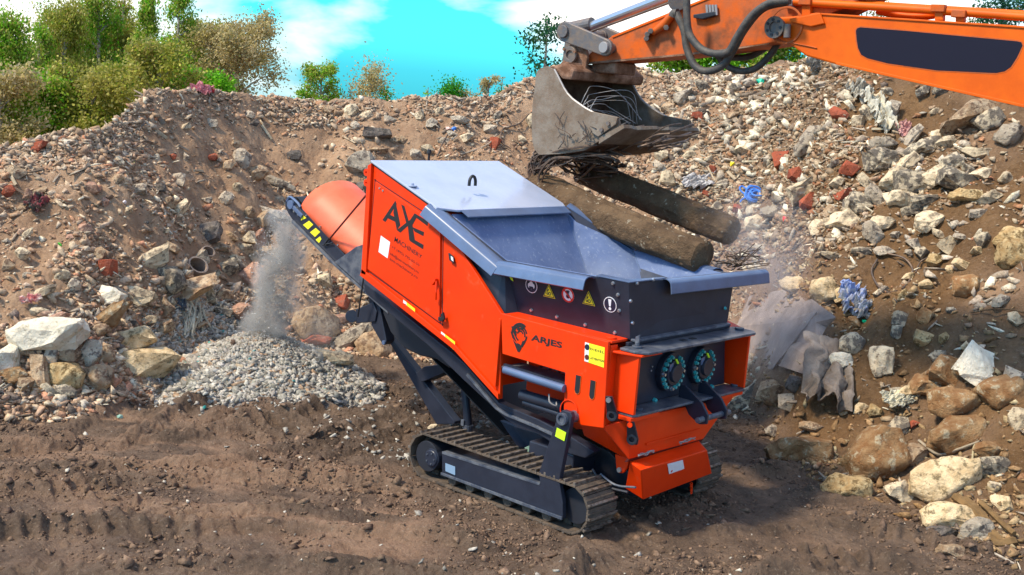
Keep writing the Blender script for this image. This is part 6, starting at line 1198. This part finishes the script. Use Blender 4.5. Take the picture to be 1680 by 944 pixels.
# ================================================================ TREES
def leafmat(n_, a, b):
    return attr_mat(n_, 'leaf', .6, trans=.45, var=.2, vscale=3)
ML = leafmat('foliage', None, None); MBK = mat('bark', (.16, .12, .08), .9, col2=(.42, .38, .32), nscale=14, bump=.3)
LP = dict(olive=[(.34, .33, .04), (.42, .36, .08), (.24, .28, .025), (.48, .40, .13), (.18, .26, .015)], green=[(.12, .40, .01), (.18, .46, .012), (.09, .28, .008), (.26, .48, .03)], tan=[(.50, .40, .18), (.42, .34, .13), (.34, .29, .08), (.56, .45, .25)],
          mix=[(.30, .32, .035), (.14, .44, .01), (.40, .36, .08), (.12, .28, .008), (.22, .42, .015), (.46, .39, .12), (.18, .50, .012)], pine=[(.02, .10, .05), (.03, .14, .07), (.05, .16, .03), (.01, .06, .04)], bright=[(.05, .30, .01), (.08, .36, .02), (.04, .2, .01)])
def tree(name, px, top, width_px, dist, pal, label, cat='tree', shape='birch', n=5200, leaf=.085, base_py=None, lean=0, seed=0, hfrac=.0):
    rs_ = np.random.default_rng(seed+77); top = top-(34 if (shape == 'birch' and px < 450) else (12 if px < 860 else 0)); b = PR(px, top, dist); zb = float(terrain(b[0], b[1])); Ht = b[2]-zb; W_ = width_px*1.6*dist/F; n = int(n*(3.4 if shape != 'pine' else 2.4)); leaf = leaf*.86; W_ = W_*(2.0 if shape == 'cone' else 1); bx, by = b[0], b[1]
    rt = empty(name, (bx, by, zb)); tag(rt, label, cat, 'trees standing beyond the heaps')
    tp = [np.array((bx+lean*t*t*W_*.3*RT[0]+.04*Ht*math.sin(t*3+seed)*.3, by+lean*t*t*W_*.3*RT[1], zb+Ht*.97*t)) for t in np.linspace(0, 1, 8)]
    cl = []; bm_ = MB().tube(tp, [max(.012, .016*Ht*(1-t)**.8+.01) for t in np.linspace(0, 1, 8)], 7); nb = 46 if shape != 'pine' else 34
    for i in range(nb):
        t = rs_.uniform(.15, .97) if shape == 'birch' else rs_.uniform(.12, .97); az = rs_.uniform(0, 2*math.pi)
        prof = {'birch': (1.06-t)**.75*1.25 if t > .3 else .9, 'round': math.sqrt(max(.03, 1-((t-.55)/.5)**2)), 'pine': 1.05-t, 'cone': 1.08-t}[shape]
        ln = W_*.5*prof*rs_.uniform(.6, 1.05); k_ = tp[int(t*7)]*(1-(t*7)%1)+tp[min(7, int(t*7)+1)]*((t*7)%1); up = {'birch': .7, 'round': .75, 'pine': .10, 'cone': .4}[shape]
        e_ = k_+np.array((math.cos(az)*ln, math.sin(az)*ln, ln*up)); md = (k_+e_)/2+np.array((0, 0, ln*.12)); end = e_-np.array((0, 0, (.35 if shape == 'birch' else 0)*ln))
        path = bez([k_, md, e_, end], 4); bm_.tube(path, [max(.004, .007*Ht*(1-j/len(path))*.7) for j in range(len(path))], 5)
        for j in range(3 if shape == 'round' else 5, len(path), 1): cl.append((path[j], W_*.5*(.13+.09*(1-t))*rs_.uniform(.6, 1.3)))
    bm_.build('trunk', MBK, rt)
    c_ = np.array([q[0] for q in cl]); s_ = np.array([q[1] for q in cl]); I = rs_.integers(0, len(c_), n); p = c_[I]+rs_.normal(0, 1, (n, 3))*s_[I, None]*np.array((1, 1, {'birch': 1.25, 'round': 1.1, 'cone': 1.0, 'pine': .6}[shape]))
    pc = np.array(LP[pal]); ctint = pc[rs_.integers(0, len(pc), len(c_))]; tint_ = ctint[I]*.65+pc[rs_.integers(0, len(pc), n)]*.35; tint_ = tint_*rs_.uniform(.7, 1.3, (n, 1))
    a_ = rs_.normal(0, 1, (n, 3)); a_ /= np.linalg.norm(a_, axis=1)[:, None]; b_ = np.cross(a_, rs_.normal(0, 1, (n, 3))); b_ /= np.linalg.norm(b_, axis=1)[:, None]; L_ = leaf*rs_.uniform(.5, 1.3, (n, 1))
    if shape == 'birch': a_[:, 2] -= 1.1; a_ /= np.linalg.norm(a_, axis=1)[:, None]
    V = np.stack([p-a_*L_*.6, p+b_*L_*.36, p+a_*L_*.6, p-b_*L_*.36], 1).reshape(-1, 3); V -= np.array((bx, by, zb))
    me = bpy.data.meshes.new('crown'); me.vertices.add(4*n); me.vertices.foreach_set('co', V.astype(np.float32).ravel()); me.loops.add(4*n); me.loops.foreach_set('vertex_index', np.arange(4*n, dtype=np.int32)); me.polygons.add(n)
    me.polygons.foreach_set('loop_start', (np.arange(n)*4).astype(np.int32)); me.update(calc_edges=True)
    ca = me.color_attributes.new('leaf', 'FLOAT_COLOR', 'POINT'); ca.data.foreach_set('color', np.concatenate([np.repeat(tint_, 4, 0), np.ones((4*n, 1))], 1).astype(np.float32).ravel()); me.materials.append(ML)
    o = bpy.data.objects.new('crown', me); COL.objects.link(o); o.parent = rt; return rt
for a in [('birch_tree', 4, 40, 92, 36, 'mix', 'birch cut by the left edge of the photo, beside a gap of sky', 'tree', 'birch', 7000),
          ('birch_tree', 108, 26, 84, 38, 'olive', 'broad olive birch between the left edge tree and the tallest birches', 'tree', 'birch', 8000),
          ('birch_tree', 44, 92, 86, 41, 'olive', 'dense olive tree filling the space behind the left edge trees', 'tree', 'round', 9000), ('birch_tree', 130, 58, 104, 42, 'mix', 'dense mixed green tree behind the tall birch with two tops', 'tree', 'round', 10000), ('birch_tree', 228, 62, 96, 42, 'olive', 'dense olive tree behind the slender birch', 'tree', 'round', 10000), ('birch_tree', 322, 66, 74, 42, 'mix', 'dense mixed green tree behind the round tan tree', 'tree', 'round', 9000),
          ('birch_tree', 66, 60, 50, 37, 'mix', 'thin green birch just right of the left edge tree', 'tree', 'birch', 4000),
          ('birch_tree', 164, 2, 76, 39, 'mix', 'tall birch with two tops, left of the slender birch', 'tree', 'birch', 8000),
          ('birch_tree', 200, 20, 62, 40, 'olive', 'olive birch leaning against the tall birch with two tops', 'tree', 'birch', 6500),
          ('birch_tree', 243, 16, 46, 38, 'mix', 'slender green birch in the middle of the left group', 'tree', 'birch', 5200),
          ('birch_tree', 298, 0, 66, 39, 'mix', 'tallest loose birch with sky showing through, right of the slender one', 'tree', 'birch', 6500),
          ('birch_tree', 336, 44, 66, 40, 'olive', 'olive green birch behind the round tan tree', 'tree', 'round', 6500),
          ('birch_tree', 388, 46, 84, 38, 'tan', 'wide round tan tree at the right end of the left group', 'tree', 'round', 11000),
          ('birch_tree', 262, 92, 84, 30, 'olive', 'low olive bush in front of the birches, left of the pink rag', 'bush', 'round', 8000),
          ('birch_tree', 150, 140, 90, 31, 'olive', 'low bush in front of the olive birches', 'bush', 'round', 8500),
          ('birch_tree', 66, 150, 80, 31, 'mix', 'low bush under the gap of sky at the left', 'bush', 'round', 8000),
          ('birch_tree', 2, 128, 80, 30, 'tan', 'tan bush at the left edge above the low crest', 'bush', 'round', 5000),
          ('birch_tree', 330, 118, 60, 31, 'green', 'green bush between the low olive bush and the round tan tree', 'bush', 'round', 6000),
          ('birch_tree', 527, 112, 46, 44, 'mix', 'round bright tree top alone behind the crest, left of the conical one', 'tree', 'round', 5000),
          ('birch_tree', 612, 112, 54, 44, 'tan', 'conical tan tree top behind the crest above the hood', 'tree', 'cone', 4200),
          ('birch_tree', 637, 146, 24, 44, 'green', 'small green top touching the conical tan tree', 'tree', 'cone', 1200),
          ('birch_tree', 705, 148, 14, 46, 'mix', 'tiny pointed tree top left of the bright green one', 'tree', 'cone', 500),
          ('birch_tree', 741, 130, 40, 46, 'bright', 'bright green pointed tree top behind the crest', 'tree', 'cone', 3000),
          ('birch_tree', 768, 150, 30, 46, 'tan', 'small olive top right of the bright green one', 'tree', 'cone', 1200),
          ('birch_tree', 806, 130, 32, 46, 'tan', 'tan tree top left of the rising crest', 'tree', 'round', 1800), ('birch_tree', 826, 134, 24, 46, 'mix', 'small tree top against the rising crest left of the pine', 'tree', 'cone', 1200),
          ('pine_tree', 898, 16, 150, 34, 'pine', 'dark green pine behind the raised bucket', 'tree', 'pine', 3400, .10),
          ('birch_tree', 1125, 66, 70, 27, 'mix', 'green bush seen just below the excavator stick', 'bush', 'round', 5000), ('birch_tree', 1190, 60, 70, 27, 'green', 'green bush between the hanging hoses', 'bush', 'round', 5000), ('birch_tree', 1262, 56, 70, 27, 'mix', 'olive bush below the joint of stick and boom', 'bush', 'round', 5500), ('birch_tree', 1318, 66, 50, 27, 'green', 'green bush under the left end of the boom', 'bush', 'round', 3500),
          ('birch_tree', 1470, -6, 60, 34, 'tan', 'tan bush top above the middle of the boom', 'bush', 'round', 3000), ('birch_tree', 1655, -8, 80, 34, 'pine', 'dark green foliage above the boom in the upper right corner', 'tree', 'round', 4000), ('birch_tree', 1415, 0, 40, 34, 'pine', 'small green top above the left part of the boom', 'tree', 'round', 1400)]:
    k9 = a[:10]; tree(k9[0], k9[1], k9[2], k9[3], k9[4], k9[5], k9[6], k9[7], k9[8], k9[9], a[10] if len(a) > 10 else .085, seed=int(a[1]))

# ================================================================ DUST
def dust(name, hullpts_fn, dens, col, label, nsc=3.0, lo=.38, hi=.68, scale=(1, 1, 1)):
    m = bpy.data.materials.new(name); m.use_nodes = True; n = m.node_tree.nodes; l = m.node_tree.links; n.remove(n['Principled BSDF'])
    v = n.new('ShaderNodeVolumePrincipled'); v.inputs['Color'].default_value = (*col, 1); v.inputs['Anisotropy'].default_value = .1
    t = n.new('ShaderNodeTexCoord'); mp_ = n.new('ShaderNodeMapping'); mp_.inputs['Scale'].default_value = scale; z = n.new('ShaderNodeTexNoise'); z.inputs['Scale'].default_value = nsc; z.inputs['Detail'].default_value = 5; z.inputs['Roughness'].default_value = .6
    r = n.new('ShaderNodeMapRange'); r.inputs[1].default_value = lo; r.inputs[2].default_value = hi; r.inputs[4].default_value = dens
    # fade towards the rim of the cloud: distance from its axis in object space
    vl = n.new('ShaderNodeVectorMath'); vl.operation = 'LENGTH'; sp = n.new('ShaderNodeMapping'); l.new(t.outputs['Generated'], sp.inputs[0]); sp.inputs['Location'].default_value = (-1, -1, -1); sp.inputs['Scale'].default_value = (2, 2, 2)
    l.new(sp.outputs[0], vl.inputs[0]); f = n.new('ShaderNodeMapRange'); f.inputs[1].default_value = 1.0; f.inputs[2].default_value = .35; f.inputs[3].default_value = 0; f.inputs[4].default_value = 1; f.interpolation_type = 'SMOOTHSTEP'
    l.new(vl.outputs['Value'], f.inputs[0]); mu = n.new('ShaderNodeMath'); mu.operation = 'MULTIPLY'
    l.new(t.outputs['Object'], mp_.inputs[0]); l.new(mp_.outputs[0], z.inputs['Vector']); l.new(z.outputs['Fac'], r.inputs[0]); l.new(r.outputs[0], mu.inputs[0]); l.new(f.outputs[0], mu.inputs[1]); l.new(mu.outputs[0], v.inputs['Density'])
    l.new(v.outputs[0], n['Material Output'].inputs['Volume']); o = hullpts_fn().build(name, m); return tag(o, label, 'dust', kind='stuff'), (sp, vl, f, l, n, t)
def blob(c, rx, ry, rz, taper=0, n=18):
    mb = MB(); vs = []; fs = []
    for i in range(n+1):
        a = math.pi*i/n
        for j in range(24): t = j*math.pi/12; k_ = 1+taper*math.cos(a); vs.append((c[0]+rx*k_*math.sin(a)*math.cos(t), c[1]+ry*k_*math.sin(a)*math.sin(t), c[2]+rz*math.cos(a)))
    return mb.add(vs, [[i*24+j, i*24+(j+1) % 24, (i+1)*24+(j+1) % 24, (i+1)*24+j] for i in range(n) for j in range(24)])
def column(path, n=20):
    mb = MB(); vs = []
    for (c, rx, ry) in path: vs += [(c[0]+rx*math.cos(j*2*math.pi/n), c[1]+ry*math.sin(j*2*math.pi/n), c[2]) for j in range(n)]
    k_ = len(path); return mb.add(vs, [[i*n+j, (i+1)*n+j, (i+1)*n+(j+1) % n, i*n+(j+1) % n] for i in range(k_-1) for j in range(n)]+[list(range(n)), list(range((k_-1)*n, k_*n))[::-1]])
tipc = np.array(cv(474, 345, .94)); foot = np.array((GC[0]+.02, GC[1]+.02, .42))
pth = [(tipc*(1-t)+np.array((foot[0], foot[1], foot[2]))*t, .10+.16*t**.7, .28+.06*t) for t in np.linspace(0, 1, 9)]
pth = [(c, rx*1.7, ry*1.7) for c, rx, ry in pth]
o, (sp, vl, f, l, n, t) = dust('falling_dust', lambda: column(pth), 14, (1.0, .94, .86), 'stream of brown dust and crushed stone falling from the conveyor tip to the gravel heap', 3.0, .40, .62, (1, 1, .5))
# distance from the sloping axis of the stream
sx = n.new('ShaderNodeSeparateXYZ'); nzc = n.new('ShaderNodeTexNoise'); nzc.inputs['Scale'].default_value = 3.5; ad = n.new('ShaderNodeVectorMath'); ad.operation = 'SCALE'; ad.inputs['Scale'].default_value = .42
sb = n.new('ShaderNodeVectorMath'); sb.operation = 'SUBTRACT'; sb.inputs[1].default_value = (.5, .5, .5); a2 = n.new('ShaderNodeVectorMath')
l.new(t.outputs['Object'], nzc.inputs['Vector']); l.new(nzc.outputs['Color'], sb.inputs[0]); l.new(sb.outputs[0], ad.inputs[0]); l.new(ad.outputs[0], a2.inputs[0]); l.new(t.outputs['Object'], a2.inputs[1]); l.new(a2.outputs[0], sx.inputs[0])
cmb = n.new('ShaderNodeCombineXYZ')
for k_, (ax_, r0_, r1_) in enumerate((('X', .13, .27), ('Y', .34, .40))):
    m1 = n.new('ShaderNodeMapRange'); m1.inputs[1].default_value = tipc[2]; m1.inputs[2].default_value = foot[2]; m1.inputs[3].default_value = tipc[k_]; m1.inputs[4].default_value = foot[k_]
    m2_ = n.new('ShaderNodeMapRange'); m2_.inputs[1].default_value = tipc[2]; m2_.inputs[2].default_value = foot[2]; m2_.inputs[3].default_value = r0_; m2_.inputs[4].default_value = r1_
    l.new(sx.outputs['Z'], m1.inputs[0]); l.new(sx.outputs['Z'], m2_.inputs[0]); su = n.new('ShaderNodeMath'); su.operation = 'SUBTRACT'; l.new(sx.outputs[ax_], su.inputs[0]); l.new(m1.outputs[0], su.inputs[1])
    dv = n.new('ShaderNodeMath'); dv.operation = 'DIVIDE'; l.new(su.outputs[0], dv.inputs[0]); l.new(m2_.outputs[0], dv.inputs[1]); l.new(dv.outputs[0], cmb.inputs[k_])
l.new(cmb.outputs[0], vl.inputs[0]); f.inputs[1].default_value = 1.0; f.inputs[2].default_value = .2
fx = rng.normal(0, .07, 2600); fy = rng.normal(0, .16, 2600); ft = rng.uniform(0, 1, 2600)**.8; fp_ = tipc*(1-ft[:, None])+foot*ft[:, None]+np.stack([fx*(1+ft), fy, fx*0], -1)
g_ = rng.uniform(.35, .65, 2600)[:, None]*np.array((1, .93, .84)); scatter('falling_gravel', fp_, rng.uniform(.006, .02, 2600), g_, MS, 'crushed stones falling inside the dust stream', 'gravel', tilt=1.5)
b_ = np.array(P(1235, 400, 'y', 3.1)); dust('dust_cloud', lambda: blob(b_, .9, .7, .75), .9, (.97, .92, .96), 'thin pale dust cloud drifting up behind the far side of the hopper', 1.6, .35, .75)
b_ = np.array(P(1262, 520, 'y', 3.5)); dust('dust_cloud', lambda: blob(b_, .8, .6, .8), 1.0, (.97, .90, .93), 'thin pinkish dust cloud hanging in front of the grey sheets', 1.6, .35, .75)
b_ = np.array((-.75, 1.05, 1.95)); dust('dust_cloud', lambda: blob(b_, .55, .55, .30), 1.0, (.96, .97, 1.0), 'faint white dust puff rising inside the hopper', 2.2, .4, .8)
b_ = np.array((GC[0]+.3, GC[1]+.3, .75)); dust('dust_cloud', lambda: blob(b_, .75, .75, .55), .9, (.93, .88, .8), 'thin dust haze around the top of the gravel heap', 2.2, .4, .75)
